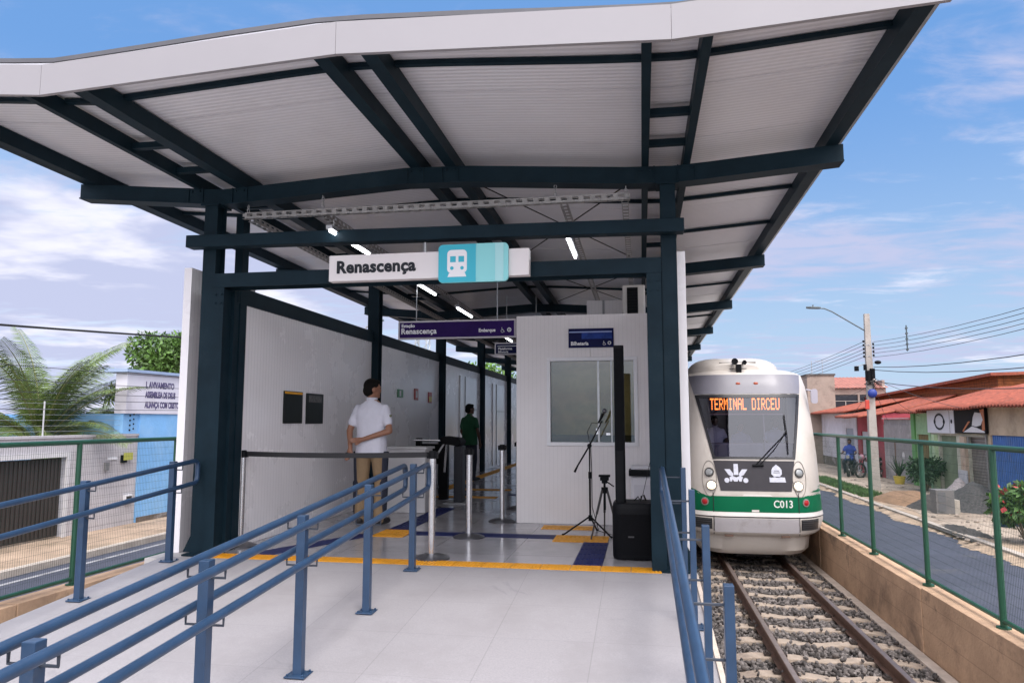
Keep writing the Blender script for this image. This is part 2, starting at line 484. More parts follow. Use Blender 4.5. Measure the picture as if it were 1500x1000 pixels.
# edge line of the left street
EDGE = M('worn_white_line', (0.24, 0.24, 0.25), 0.8, var=0.45, vscale=6)
tag(MB().quad((-9.75, -6, -1.276), (-9.65, -6, -1.276), (-9.65, 90, -1.276), (-9.75, 90, -1.276)).build('road_edge_line', EDGE), kind='structure')

slab('bounce_slab', -30, 30, -40, -6.1, -0.64, M('bounce_slab_concrete', (.62, .60, .57), .85, var=.15, vscale=1, bump=.2, bscale=20))  # unseen pale slab added behind the camera to bounce light onto the roof
slab('bounce_slab', -6.35, -4.43, -6.1, 46, -1.3, MATS['bounce_slab_concrete'])  # second added slab, hidden left of the ramp, pale for more bounce
add_spots(ASPH, .5, .60, (.09, .085, .09), 3); add_spots(PAVE, 1.3, .56, (.16, .12, .085), 5); add_spots(KERBC, 1.4, .55, (.17, .115, .08), 2); add_spots(KERBC, 4.0, .64, (.07, .05, .04), 9)
# track bed and loose stones
bed = MB(); nx, ny = 40, 140
vs = []; fs = []
for j in range(ny):
    for i in range(nx):
        x = 0.36 + 2.7 * i / (nx - 1); y = 2.0 + 38 * j / (ny - 1)
        vs.append((x, y, -1.425 + 0.012 * math.sin(9 * x + 3 * y) + random.uniform(-0.012, 0.012) + (0.05 if x < 0.75 else 0) * (0.75 - x) / 0.4))
for j in range(ny - 1):
    for i in range(nx - 1):
        a = j * nx + i; fs.append((a, a + 1, a + nx + 1, a + nx))
tag(MB().add(vs, fs).build('track_bed', BED), kind='structure')

SANDV = M('sandy_verge', (.36, .27, .19), .95, var=.35, vscale=3, bump=.7, bscale=20, dirt=(.2, .15, .11), dscale=2)
vs = []; fs = []; n = 400
for k in range(n + 1):
    y = 12 + 34 * k / n; w = .14 + .10 * math.sin(y * 1.3) + .07 * math.sin(y * 3.1 + 1) + random.uniform(0, .14)
    vs += [(6.62 - max(w, .03), y, -1.277), (6.66, y, -1.20), (6.80, y, -1.165), (7.05 + .25 * math.sin(y * .9), y, -1.196)]
for k in range(n):
    for i in range(3): a = 4 * k + i; fs.append((a, a + 1, a + 5, a + 4))
tag(MB().add(vs, fs).build('sand_verge', SANDV), kind='structure')
STONE = M('ballast_stone', (0.115, 0.101, 0.094), 0.9, var=0.3, vscale=30, island=0.75, bump=0.3, bscale=60)
def stones(name, n, fn, rlo, rhi, mat, **k):
    t = (1 + 5 ** 0.5) / 2
    B = np.array([(-1, t, 0), (1, t, 0), (-1, -t, 0), (1, -t, 0), (0, -1, t), (0, 1, t), (0, -1, -t), (0, 1, -t), (t, 0, -1), (t, 0, 1), (-t, 0, -1), (-t, 0, 1)], float) / 1.9
    FI = np.array([(0, 11, 5), (0, 5, 1), (0, 1, 7), (0, 7, 10), (0, 10, 11), (1, 5, 9), (5, 11, 4), (11, 10, 2), (10, 7, 6), (7, 1, 8), (3, 9, 4), (3, 4, 2), (3, 2, 6), (3, 6, 8), (3, 8, 9), (4, 9, 5), (2, 4, 11), (6, 2, 10), (8, 6, 7), (9, 8, 1)])
    c = fn(n)
    n = len(c)
    r = RNG.uniform(rlo, rhi, n) ** 1.0
    V = B[None] * RNG.uniform(0.55, 1.25, (n, 12, 1)) * RNG.uniform(0.6, 1.25, (n, 1, 3))
    a = RNG.uniform(0, 6.28, n); b = RNG.uniform(-0.6, 0.6, n)
    ca, sa, cb, sb = np.cos(a)[:, None], np.sin(a)[:, None], np.cos(b)[:, None], np.sin(b)[:, None]
    X, Y, Z = V[..., 0], V[..., 1], V[..., 2]
    Y, Z = Y * cb - Z * sb, Y * sb + Z * cb
    X, Y = X * ca - Y * sa, X * sa + Y * ca
    V = np.stack([X, Y, Z], -1) * r[:, None, None] + c[:, None, :]
    F = FI[None] + (np.arange(n) * 12)[:, None, None]
    return raw(name, V.reshape(-1, 3), F.reshape(-1, 3), mat, **k)
def ballast_pts(n):
    # denser close to the camera
    y = 3.6 + 15.5 * RNG.random(n) ** 1.25
    x = RNG.uniform(0.40, 2.95, n)
    z = -1.412 + RNG.uniform(-0.015, 0.032, n) + np.where(np.abs(np.abs(x - 1.94) - 0.53) < 0.09, -0.02, 0.0)
    per = 0.6; ph = ((y - 4.05) / per + 0.5) % 1.0 - 0.5          # sleeper rows
    on = (np.abs(ph) * per < 0.115) & (np.abs(x - 1.94) < 0.98)
    keep = ~on | (RNG.random(n) < 0.05)
    z = np.where(on, -1.345, z)
    return np.stack([x, y, z], -1)[keep]
tag(stones('ballast', 46000, ballast_pts, 0.013, 0.038, STONE), kind='stuff')

# rails and sleepers
RUST = M('rusty_rail', (0.13, 0.07, 0.048), 0.6, 0.3, var=0.25, vscale=9, bump=0.15, bscale=50)
RTOP = M('worn_rail_head', (0.30, 0.24, 0.22), 0.35, 0.7, var=0.2, vscale=9)
for s, lab in ((-1, 'brown steel rail nearest the platform ramp'), (1, 'brown steel rail nearest the concrete kerb wall')):
    x = 1.94 + 0.53 * s
    t = thing('track_rail', lab, 'rail', (x, 0, -1.36), 'rails of the track')
    sec = [(-.055, 0), (.055, 0), (.055, .012), (.012, .03), (.01, .095), (.032, .105), (.032, .135), (-.032, .135), (-.032, .105), (-.01, .095), (-.012, .03), (-.055, .012)]
    m = MB(); m.loft([[(x + a, y, -1.36 + b) for a, b in sec] for y in (-3, 20, 45)])
    m.build('rail_body', RUST, t)
    MB().box((x - .026, -3, -1.2255), (x + .026, 45, -1.221)).build('rail_head', RTOP, t)
SLEEP = M('sandy_concrete_sleeper', (0.36, 0.29, 0.23), 0.9, var=0.22, vscale=5, bump=0.4, bscale=40, dirt=(0.2, 0.15, 0.12), dscale=3)
CLIP = M('rusty_clip', (0.05, 0.038, 0.033), 0.8, 0.3, var=0.2)
s0 = None
for k in range(32):
    y = 4.05 + 0.6 * (k - 2)
    if s0 is None:
        s0 = thing('railway_sleeper', 'sandy concrete sleeper lying in the grey ballast under both rails', 'sleeper', (1.94, y, -1.5), 'sleepers of the track')
        m = MB()
        P_ = [(-1.0, .11, -1.40), (-.78, .11, -1.362), (-.3, .10, -1.362), (-.1, .085, -1.385), (.1, .085, -1.385), (.3, .10, -1.362), (.78, .11, -1.362), (1.0, .11, -1.40)]
        m.loft([[(1.94 + a, y - w, -1.5), (1.94 + a, y + w, -1.5), (1.94 + a, y + w * .86, zt), (1.94 + a, y - w * .86, zt)] for a, w, zt in P_])
        m.build('sleeper_block', SLEEP, s0, bevel=0.012)
        for sg in (-1, 1):
            for e in (-.085, .085):
                xx = 1.94 + .53 * sg + e
                m = MB(); m.box((xx - .035, y - .05, -1.363), (xx + .035, y + .05, -1.335)); m.path([(xx, y - .04, -1.334), (xx, y + .04, -1.33)], .016, 6)
                m.build('rail_clip', CLIP, s0)
    else:
        dup(s0, (1.94, y, -1.5))

# ------------------------------------------------------------------ kerb walls and mesh fences
def kerb_wall(name, x0, x1, label):
    m = MB(); zt = -0.655
    # cast in lengths, each a hair out of line
    y = 2.0; i = 0
    while y < 46:
        d = ((i * 7) % 5 - 2) * 0.003
        m.box((x0 + d, y + .004, -1.5), (x1 + d, y + 2.40, zt + d)); y += 2.404; i += 1
    return tag(m.build(name, KERBC, at=(x0, 2, -1.5), bevel=0.008), label, 'wall')
kerb_wall('kerb_wall', 3.06, 3.34, 'low brown concrete wall along the ballast under the green fence')
kerb_wall('kerb_wall', -6.62, -6.36, 'low brown concrete wall beside the ramp under the green fence')
tag(MB().box((2.93, 2, -1.5), (3.055, 46, -1.355)).build('wall_footing', LEDGE, at=(0, 0, 0), bevel=0.01), kind='structure')
STAINS = None

def mesh_fence(x, ys, y0, y1, label, wires):
    t = thing('mesh_fence', label, 'fence', (x, ys[0], -0.655), 'green mesh fences beside the station')
    zt, zb = 0.97, -0.58
    for y in ys:
        m = MB(); m.path([(x, y, -.655), (x, y, zt)], .03, 10); m.path([(x, y, -.655), (x, y, -.635)], .065, 8)
        m.build('fence_post', GREENP, t, smooth=True)
    MB().path([(x, y0, zt), (x, y1, zt)], .027, 10).build('top_rail', GREENP, t, smooth=True)
    MB().path([(x, y0, zb), (x, y1, zb)], .022, 8).build('bottom_rail', GREENP, t, smooth=True)
    # welded wires, three-sided
    V = []; F = []
    def wire(p, q, r):
        p, q = np.array(p), np.array(q); d = (q - p) / np.linalg.norm(q - p)
        u = np.cross(d, (1, 0, 0)); u /= np.linalg.norm(u); w = np.cross(d, u); b = len(V)
        for c in (p, q):
            for k in range(3):
                a = 2.094 * k; V.append(c + r * (u * math.cos(a) + w * math.sin(a)))
        for k in range(3): F.append((b + k, b + (k + 1) % 3, b + 3 + (k + 1) % 3, b + 3 + k))
    y = y0
    while y < y1: wire((x, y, zb), (x, y, zt), .0013); y += wires
    z = zb + .09
    while z < zt: wire((x + .003, y0, z), (x + .003, y1, z), .0013); z += .09
    raw('wire_mesh', V, F, M('green_grey_wire', (0.03, 0.06, 0.05), 0.6, 0.0, var=0, spec=.15), t)
    return t
mesh_fence(3.2, [5.75, 7.57, 9.36, 11.38, 13.05, 15.0, 17.0, 19.0, 21.0, 23.0], 4.0, 24.0, 'tall green mesh fence on the wall between the ballast and the houses', 0.03)
mesh_fence(-6.48, [5.9, 7.68, 9.5, 11.4, 13.3], 4.2, 15.0, 'tall green mesh fence by the ramp in front of the garage wall', 0.03)
# ================================================================== platform, ramp, station
SLABC = M('platform_concrete', (0.46, 0.44, 0.43), 0.85, var=0.15, vscale=2, bump=0.2, bscale=30)
tag(MB().box((-4.42, 6.1, -1.5), (0.42, 34, -0.004)).build('platform', SLABC, at=(0, 0, 0)), kind='structure')
EPOXY = M('polished_grey_floor', (0.34, 0.33, 0.345), 0.16, var=0.14, vscale=1.2, rvar=0.07, spec=0.6, dirt=(0.26, 0.255, 0.265), dscale=2.2, dlo=0.5, dhi=0.8)
add_lines(EPOXY, 'x', 0.8, 0.004, 0.55, 0.2); add_lines(EPOXY, 'y', 0.8, 0.004, 0.55, 0.2)
tag(MB().quad((-4.3, 6.40, 0), (0.40, 6.40, 0), (0.40, 34, 0), (-4.3, 34, 0)).build('platform_floor', EPOXY), kind='structure')
GRAN = M('pale_granite_tile', (0.295, 0.28, 0.29), 0.6, var=0.15, vscale=95, dirt=(0.245, 0.23, 0.235), dscale=1.6, dlo=0.46, dhi=0.8, bump=0.06, bscale=120, rvar=0.1)
add_lines(GRAN, 'x', 0.62, 0.004, 0.17, 0.06); add_lines(GRAN, 'y', 0.62, 0.004, 0.11, 0.05)
add_tiles(GRAN, .62, .62, .018); add_spots(GRAN, 3.2, .63, (.225, .215, .225), 11); add_spots(GRAN, 1.3, .62, (.17, .165, .18), 4); add_tiles(EPOXY, .8, .8, .05); add_spots(EPOXY, 2.0, .66, (.13, .125, .13), 7)
S8 = 0.0833
def rz(y): return S8 * (min(y, 6.1) - 6.1)
m = MB(); x0, x1 = -4.27, 0.385
m.hexa([(x0, -6.1, -1.5), (x1, -6.1, -1.5), (x1, 6.1, -1.5), (x0, 6.1, -1.5)], [(x0, -6.1, rz(-6.1)), (x1, -6.1, rz(-6.1)), (x1, 6.1, rz(6.1)), (x0, 6.1, rz(6.1))])
tag(m.build('ramp', SLABC), kind='structure')
m = MB(); e = .004
m.add([(x0, -6.1, rz(-6.1) + e), (x1, -6.1, rz(-6.1) + e), (x1, 6.1, e), (x0, 6.1, e), (x1 - .03, 6.17, e), (x0, 6.17, e)], [(0, 1, 2, 3), (3, 2, 4, 5)])
tag(m.build('ramp_floor', GRAN), kind='structure')
m = MB(); a = .02
m.hexa([(x1 + .001, -6.1, -1.5), (x1 + .03, -6.1, -1.5), (x1 + .03, 6.1, -1.5), (x1 + .001, 6.1, -1.5)], [(x1 + .001, -6.1, rz(-6.1) + a), (x1 + .03, -6.1, rz(-6.1) + a), (x1 + .03, 6.1, a), (x1 + .001, 6.1, a)])
tag(m.build('ramp_edge', LEDGE), kind='structure')

# tactile floor strips
YEL = M('yellow_tactile', (0.72, 0.33, 0.015), 0.55, var=0.12, vscale=12, dirt=(0.45, 0.22, 0.03), dscale=5, dlo=0.55, dhi=0.8)
BLU = M('blue_tactile', (0.009, 0.016, 0.095), 0.55, spec=.2, var=0.15, vscale=10)
def tactile(x0, x1, y0, y1, mat, along, label, ridges=True, name='tactile_strip'):
    m = MB(); m.box((x0, y0, .001), (x1, y1, .005))
    if ridges:
        if along == 'x':
            n = max(1, round((x1 - x0) / .25)); w = (x1 - x0) / n
            m = MB()
            for i in range(n):
                m.box((x0 + i * w + .003, y0, .001), (x0 + (i + 1) * w - .003, y1, .005))
                for j in range(8):
                    xx = x0 + i * w + w * (j + .5) / 8
                    m.box((xx - .006, y0 + .02, .005), (xx + .006, y1 - .02, .009))
        else:
            n = max(1, round((x1 - x0) / .045))
            for i in range(n):
                xx = x0 + (x1 - x0) * (i + .5) / n
                y = y0
                while y < y1 - .05:
                    m.box((xx - .012, y + .02, .005), (xx + .012, min(y + .23, y1 - .02), .009)); y += .25
    return tag(m.build(name, mat, at=(x0, y0, 0)), label, 'floor strip', 'tactile floor strips')
tactile(-3.84, 0.14, 6.175, 6.40, YEL, 'x', 'long yellow ridged warning strip across the platform entrance')
tactile(-0.60, -0.35, 6.405, 7.60, BLU, 'y', 'short blue tactile strip beside the black loudspeaker')
tactile(-0.92, -0.36, 7.605, 8.02, YEL, 'y', 'yellow tactile patch under the microphone stand')
tactile(-1.15, -0.55, 8.45, 8.75, YEL, 'y', 'worn yellow tactile patch along the foot of the white booth')
tactile(-2.50, -0.925, 7.78, 8.02, BLU, 'x', 'blue tactile strip running across the middle of the grey floor', False)
tactile(-2.86, -2.505, 7.60, 8.10, YEL, 'y', 'yellow tactile square behind the end of the middle handrail')
tactile(-2.84, -2.60, 8.105, 10.2, BLU, 'y', 'blue tactile strip leading past the man in white')
m = MB(); m.hexa([(-3.62, 6.41, .001), (-3.36, 6.41, .001), (-2.87, 7.62, .001), (-2.99, 7.80, .001)], [(-3.62, 6.41, .005), (-3.36, 6.41, .005), (-2.87, 7.62, .005), (-2.99, 7.80, .005)])
tag(m.build('tactile_strip', BLU, at=(-3.5, 6.41, 0)), 'slanting blue tactile strip by the left white wall', 'floor strip', 'tactile floor strips')
tactile(-3.62, -3.40, 13.0, 24, YEL, 'y', 'far yellow tactile strip along the foot of the left wall', False)
tactile(-3.3, -2.3, 11.6, 11.85, YEL, 'x', 'yellow tactile bar just beyond the turnstile', False)
tactile(-3.3, -2.3, 12.9, 13.15, YEL, 'x', 'second yellow tactile bar further beyond the turnstile', False)
tactile(-2.2, -1.3, 12.1, 12.3, BLU, 'x', 'dark blue tactile line crossing the far floor', False)

# ------------------------------------------------------------------ canopy
PANEL = M('white_roof_panel', (0.77, 0.76, 0.80), 0.30, var=0.09, vscale=0.6, dirt=(0.56, 0.55, 0.58), dscale=0.6, dlo=0.5, dhi=0.85)
add_lines(PANEL, 'y', 0.05, 0.02, 0.17, 0.28, soft=True)
def interp(x, pts):
    if x <= pts[0][0]: a, b = pts[0], pts[1]
    elif x >= pts[-1][0]: a, b = pts[-2], pts[-1]
    else:
        for a, b in zip(pts, pts[1:]):
            if a[0] <= x <= b[0]: break
    return a[1] + (b[1] - a[1]) * (x - a[0]) / (b[0] - a[0])
BOT = [(-5.47, 3.425), (-4.3, 3.32), (-3.95, 3.285), (-3.6, 3.30), (-2.1, 3.388), (-1.5, 3.372), (-0.1, 3.275), (0.3, 3.262), (0.6, 3.28), (1.69, 3.365)]
def fall(y): return -0.008 * (y - 6.3)
COLY = [6.35, 10.35, 14.02, 17.75, 21.45, 25.15, 28.85]
Y0, Y1 = 4.14, 31.0
can = thing('station_canopy', 'broad station canopy of dark steel columns and beams with white gull-wing roof', 'station canopy', (-1.9, 4.14, 0))
# cross beams
for yc in COLY:
    m = MB(); ks = [p[0] for p in BOT]; t = .14
    for xa, xb in zip(ks, ks[1:]):
        za, zb_ = interp(xa, BOT) + fall(yc), interp(xb, BOT) + fall(yc)
        m.hexa([(xa, yc - .07, za), (xb, yc - .07, zb_), (xb, yc + .07, zb_), (xa, yc + .07, za)],
               [(xa, yc - .07, za + t), (xb, yc - .07, zb_ + t), (xb, yc + .07, zb_ + t), (xa, yc + .07, za + t)])
    # lower flange lip
    for xa, xb in zip(ks, ks[1:]):
        za, zb_ = interp(xa, BOT) + fall(yc), interp(xb, BOT) + fall(yc)
        m.hexa([(xa, yc - .085, za - .012), (xb, yc - .085, zb_ - .012), (xb, yc + .085, zb_ - .012), (xa, yc + .085, za - .012)],
               [(xa, yc - .085, za), (xb, yc - .085, zb_), (xb, yc + .085, zb_), (xa, yc + .085, za)])
    for xl in (-4.2, -3.74, -2.0, -1.67, .07, .42):
        zl = interp(xl, BOT) + fall(yc)
        for e in (-.075, .075): m.box((xl + e - .005, yc - .082, zl), (xl + e + .005, yc - .0705, zl + .138))
        for e in (-.04, .04): m.path([(xl + e, yc - .086, zl + .11), (xl + e, yc - .0705, zl + .11)], .011, 6)
    m.build('cross_beam', STEEL, can)
# long beams
LB = [(-5.36, .14, 'fat'), (-4.20, .05, 'thin'), (-3.74, .11, 'fat'), (-2.0, .10, 'fat'), (-1.67, .10, 'fat'), (0.07, .06, 'thin'), (0.42, .06, 'thin'), (1.60, .10, 'fat')]
for x, w, k in LB:
    zb_ = interp(x, BOT) + .142; h = .13 if k == 'fat' else .12
    m = MB()
    ya, yb = Y0 + .01, Y1 - .03
    if w < .14:
        m.hexa([(x - w / 2, ya, zb_ + fall(ya)), (x + w / 2, ya, zb_ + fall(ya)), (x + w / 2, yb, zb_ + fall(yb)), (x - w / 2, yb, zb_ + fall(yb))],
               [(x - w / 2, ya, zb_ + h + fall(ya)), (x + w / 2, ya, zb_ + h + fall(ya)), (x + w / 2, yb, zb_ + h + fall(yb)), (x - w / 2, yb, zb_ + h + fall(yb))])
    else:
        for a, b in ((-w / 2, -w / 2 + .05), (-w / 2 + .055, w / 2)):
            m.hexa([(x + a, ya, zb_ + fall(ya)), (x + b, ya, zb_ + fall(ya)), (x + b, yb, zb_ + fall(yb)), (x + a, yb, zb_ + fall(yb))],
                   [(x + a, ya, zb_ + h + fall(ya)), (x + b, ya, zb_ + h + fall(ya)), (x + b, yb, zb_ + h + fall(yb)), (x + a, yb, zb_ + h + fall(yb))])
    m.build('long_beam', STEEL, can)
# purlins between the long beams
def roofz(x): return interp(x, BOT) + .142 + .135
PY = [4.60]
for a, b in zip(COLY, COLY[1:]): PY += [a + (b - a) / 3, a + 2 * (b - a) / 3]
spans = [(-5.29, -4.225), (-4.175, -3.795), (-3.685, -2.05), (-1.95, -1.72), (-1.62, .04), (.10, .39), (.45, 1.55)]
extra = [4.60, 5.45, 5.98]
for i, y in enumerate(PY):
    for xa, xb in spans:
        n = 5; m = MB()
        for k in range(n):
            a = xa + (xb - xa) * k / n; b = xa + (xb - xa) * (k + 1) / n
            za, zb_ = roofz(a) + fall(y), roofz(b) + fall(y)
            m.hexa([(a, y - .022, za - .034), (b, y - .022, zb_ - .034), (b, y + .022, zb_ - .034), (a, y + .022, za - .034)],
                   [(a, y - .022, za - .001), (b, y - .022, zb_ - .001), (b, y + .022, zb_ - .001), (a, y + .022, za - .001)])
        m.build('purlin', STEEL, can)
# short cleats inside the valley pairs
for y in [5.35, 5.95, 7.1, 8.3, 9.4, 11.3, 12.9]:
    for xa, xb in ((-4.175, -3.795), (.10, .39)):
        za = roofz((xa + xb) / 2) + fall(y)
        MB().box((xa, y - .03, za - .085), (xb, y + .03, za - .035)).build('purlin', STEEL, can)
# roof panels with their seams: separate lengths about a metre long, touching with a small open joint
m = MB(); seam = .007; ys = [Y0 + .02]
y = 5.08
while y < Y1: ys.append(y); y += .985
ys.append(Y1)
xs = [-5.46, -5.29, -4.9, -4.5, -4.2, -3.9, -3.74, -3.2, -2.6, -2.0, -1.67, -1.1, -.5, .07, .25, .42, .8, 1.2, 1.66]
for ya, yb in zip(ys, ys[1:]):
    dz = random.uniform(-.003, .003); tilt = random.uniform(-.004, .004)
    for xa, xb in zip(xs, xs[1:]):
        za, zb_ = roofz(xa), roofz(xb)
        A, B = ya + seam, yb - seam
        m.hexa([(xa, A, za + fall(A) + dz + .006), (xb, A, zb_ + fall(A) + dz + .006), (xb, B, zb_ + fall(B) + dz + tilt + .006), (xa, B, za + fall(B) + dz + tilt + .006)],
               [(xa, A, za + fall(A) + .06), (xb, A, zb_ + fall(A) + .06), (xb, B, zb_ + fall(B) + .06), (xa, B, za + fall(B) + .06)])
m.build('roof_panel', PANEL, can)
# closed top skin so no light leaks through the joints
m = MB()
for xa, xb in zip(xs, xs[1:]):
    za, zb_ = roofz(xa) + .063, roofz(xb) + .063
    m.hexa([(xa, Y0 + .02, za + fall(Y0)), (xb, Y0 + .02, zb_ + fall(Y0)), (xb, Y1, zb_ + fall(Y1)), (xa, Y1, za + fall(Y1))],
           [(xa, Y0 + .02, za + .03 + fall(Y0)), (xb, Y0 + .02, zb_ + .03 + fall(Y0)), (xb, Y1, zb_ + .03 + fall(Y1)), (xa, Y1, za + .03 + fall(Y1))])
m.build('roof_sheet', M('joint_shade_sheet', (.10, .10, .11), .6, .3, var=.15), can)  # dark colour stands in for the shade inside the open panel joints
# front fascia, bent at the valleys and the ridge
FB = [(-5.50, 3.535), (-3.94, 3.392), (-1.84, 3.492), (0.21, 3.397), (1.70, 3.484)]
m = MB()
for i, ((xa, za), (xb, zb_)) in enumerate(zip(FB, FB[1:])):
    n = max(1, round((xb - xa) / 2.6))
    for k in range(n):
        a = xa + (xb - xa) * k / n + .0012; b = xa + (xb - xa) * (k + 1) / n - .0012
        p = za + (zb_ - za) * k / n; q = za + (zb_ - za) * (k + 1) / n
        m.hexa([(a, Y0 - .03, p), (b, Y0 - .03, q), (b, Y0, q), (a, Y0, p)], [(a, Y0 - .03, p + .212), (b, Y0 - .03, q + .212), (b, Y0, q + .212), (a, Y0, p + .212)])
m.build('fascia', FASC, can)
# side gutters / edge trims
for x, s in ((-5.47, -1), (1.665, 1)):
    za = roofz(x)
    m = MB(); xa, xb = (x, x + .035 * s)
    m.hexa([(xa, Y0, za - .10 + fall(Y0)), (xb, Y0, za - .10 + fall(Y0)), (xb, Y1, za - .10 + fall(Y1)), (xa, Y1, za - .10 + fall(Y1))],
           [(xa, Y0, za + .10 + fall(Y0)), (xb, Y0, za + .10 + fall(Y0)), (xb, Y1, za + .10 + fall(Y1)), (xa, Y1, za + .10 + fall(Y1))])
    m.build('edge_trim', GALV, can)
# columns
for i, yc in enumerate(COLY):
    for side in (-1, 1):
        m = MB()
        if side < 0: xa, xb = (-4.09, -3.958) if i == 0 else (-3.97, -3.80)
        else: xa, xb = (.19, .318) if i == 0 else (.16, .30)
        zt = interp((xa + xb) / 2, BOT) + fall(yc) - .012
        ya, yb = yc - .08, yc + .08
        # H section: two flanges and a web
        m.box((xa, ya, 0), (xb, ya + .014, zt)); m.box((xa, yb - .014, 0), (xb, yb, zt))
        m.box(((xa + xb) / 2 - .03, ya + .0145, 0), ((xa + xb) / 2 + .03, yb - .0145, zt))
        m.box((xa - .03, ya - .03, zt - .015), (xb + .03, yb + .03, zt + .001))
        if i == 0:
            m.box((xa - .05, ya - .05, .001), (xb + .05, yb + .05, .016))
            s = side
            xo = xa if s < 0 else xb
            m.prism([(xo, .016), (xo + s * .12, .016), (xo + s * .02, .22), (xo, .22)], lambda u, v, w: (u, yc - .006 + w, v), .012)
        m.build('column', STEEL, can)
# slim secondary post behind the left front column
MB().box((-3.955, 6.60, 0), (-3.875, 6.72, 3.27)).build('wall_post', STEEL, can)
MB().box((-3.975, 6.456, 0), (-3.885, 6.595, 2.5)).build('wall_post', STEEL, can)  # added filler, covers the pale gap beside the column in dark steel
# portal: tie beam, lower beam and legs
MB().bar((-4.19, 6.20, 2.895), (.378, 6.20, 2.845), .13, .115).build('tie_beam', STEEL, can, bevel=.006)
m = MB()
m.box((-3.955, 6.25, 2.468), (.187, 6.264, 2.60)); m.box((-3.955, 6.44, 2.468), (.187, 6.454, 2.60)); m.box((-3.955, 6.2645, 2.50), (.187, 6.4395, 2.58))
m.build('portal_beam', STEEL, can)
for xa, xb in ((-3.953, -3.845), (.062, .185)):
    m = MB(); m.box((xa, 6.25, .001), (xb, 6.264, 2.466)); m.box((xa, 6.44, .001), (xb, 6.454, 2.466)); m.box((xa + .035, 6.2645, .001), (xb - .035, 6.4395, 2.466))
    for zz in (2.32, 2.40):
        for xx in (xa + .025, xb - .025): m.path([(xx, 6.238, zz), (xx, 6.2499, zz)], .011, 6)
    m.build('portal_leg', STEEL, can)
# diagonal sag rods under the roof
m = MB()
for yc in (8.0, 12.0):
    for xa, xb in ((-1.5, -.1), (-.1, -1.5)):
        m.path([(xa, yc - 1.4, interp(xa, BOT) + .08), (xb, yc + 1.6, interp(xb, BOT) + .08)], .007, 6)
m.build('tie_rod', BLACK, can)

# ------------------------------------------------------------------ walls
WPAN = M('ribbed_white_wall_panel', (0.84, 0.815, 0.825), 0.26, var=0.04, vscale=0.9, dirt=(0.74, 0.71, 0.72), dscale=0.5, dlo=0.45, dhi=0.9, rvar=0.08)
add_lines(WPAN, 'y', 0.06, 0.005, 0.14, 0.12)
lw = thing('station_wall', 'long white ribbed panel wall under a dark steel rail along the street side', 'wall', (-4.1, 6.5, 0))
m = MB()
y = 6.56
for yb in [10.27, 10.46, 13.9, 14.12, 15.3, 17.65, 17.85, 21.35, 21.55, 25.05, 25.25, 30.0]:
    m.box((-3.98, y + .003, 0.002), (-3.90, yb - .003, 2.37)); y = yb
m.build('inner_panel', WPAN, lw)
MB().box((-4.00, 6.56, 2.372), (-3.88, 30.0, 2.53)).build('top_rail', STEEL, lw)
m = MB()
m.box((-4.365, 6.40, -.05), (-4.285, 7.6, 2.70)); y = 7.603
while y < 30: m.box((-4.365, y, -.05), (-4.285, y + 1.197, 2.655)); y += 1.2
m.build('outer_panel', WPAN, lw)
# bright translucent door leaves far along the wall
LITE = M('pale_translucent_sheet', (0.82, 0.82, 0.84), 0.25, var=0.05)
for ya in (15.6, 19.2):
    f = MB(); f.box((-3.897, ya, .05), (-3.875, ya + 1.6, 2.2)); dr = f.build('door_leaf', LITE, lw)
    f = MB(); f.box((-3.874, ya + .4, .05), (-3.86, ya + .44, 2.2)); f.box((-3.874, ya + .442, 1.45), (-3.86, ya + 1.6, 1.5)); f.build('door_frame', GALV, dr)
tw = thing('platform_edge_wall', 'narrow white panel wall end standing beside the train', 'wall', (.36, 6.4, 0))
m = MB(); y = 6.40
while y < 13: m.box((.325, y, -.05), (.395, y + 1.197, 2.675)); y += 1.2
m.build('wall_panel', WPAN, tw)

# ------------------------------------------------------------------ ticket booth
BPAN = M('booth_white_panel', (0.73, 0.70, 0.70), 0.4, var=0.05, vscale=1.3, dirt=(0.65, 0.615, 0.62), dscale=0.8, dlo=0.5, dhi=0.9)
add_lines(BPAN, 'x', 0.05, 0.004, 0.08, 0.08)
bo = thing('ticket_booth', 'white panelled ticket booth with a wide service window', 'booth', (-.68, 8.9, 0))
bx0, bx1, by, bt = -1.505, .15, 8.9, 2.475
wx0, wx1, wz0, wz1 = -1.085, -.085, .965, 1.94
m = MB()
m.box((bx0, by, .002), (wx0, by + .06, bt)); m.box((wx1, by, .002), (bx1, by + .06, bt))
m.box((wx0, by, .002), (wx1, by + .06, wz0)); m.box((wx0, by, wz1), (-.60, by + .06, bt)); m.box((-.597, by, wz1), (wx1, by + .06, bt))
m.box((bx0, by + .062, .002), (bx0 + .06, 13.2, bt)); m.box((bx0 + .062, 13.14, .002), (bx1, 13.2, bt)); m.box((bx1 - .06, by + .062, .002), (bx1, 13.138, bt))
m.box((bx0 + .001, by + .001, bt), (bx1 - .001, 13.199, bt + .03))
m.build('wall', BPAN, bo)
MB().box((-.5965, by - .0015, .005), (-.5915, by, wz0 - .06)).build('panel_joint', M('joint_grey', (.3, .3, .31), .7, var=0), bo)
win = MB(); w = .045
win.box((wx0 - w, by - .02, wz0 - w), (wx1 + w, by + .07, wz0)); win.box((wx0 - w, by - .02, wz1), (wx1 + w, by + .07, wz1 + w))
win.box((wx0 - w, by - .02, wz0), (wx0, by + .07, wz1)); win.box((wx1, by - .02, wz0), (wx1 + w, by + .07, wz1))
wo = win.build('window', M('white_window_frame', (.72, .72, .74), .35, var=.03), bo, bevel=.004)
MB().box((wx0, by + .02, wz0), (wx1, by + .028, wz1)).build('pane', glass_mat('booth_glass', (.72, .71, .60), .035, .02), wo)
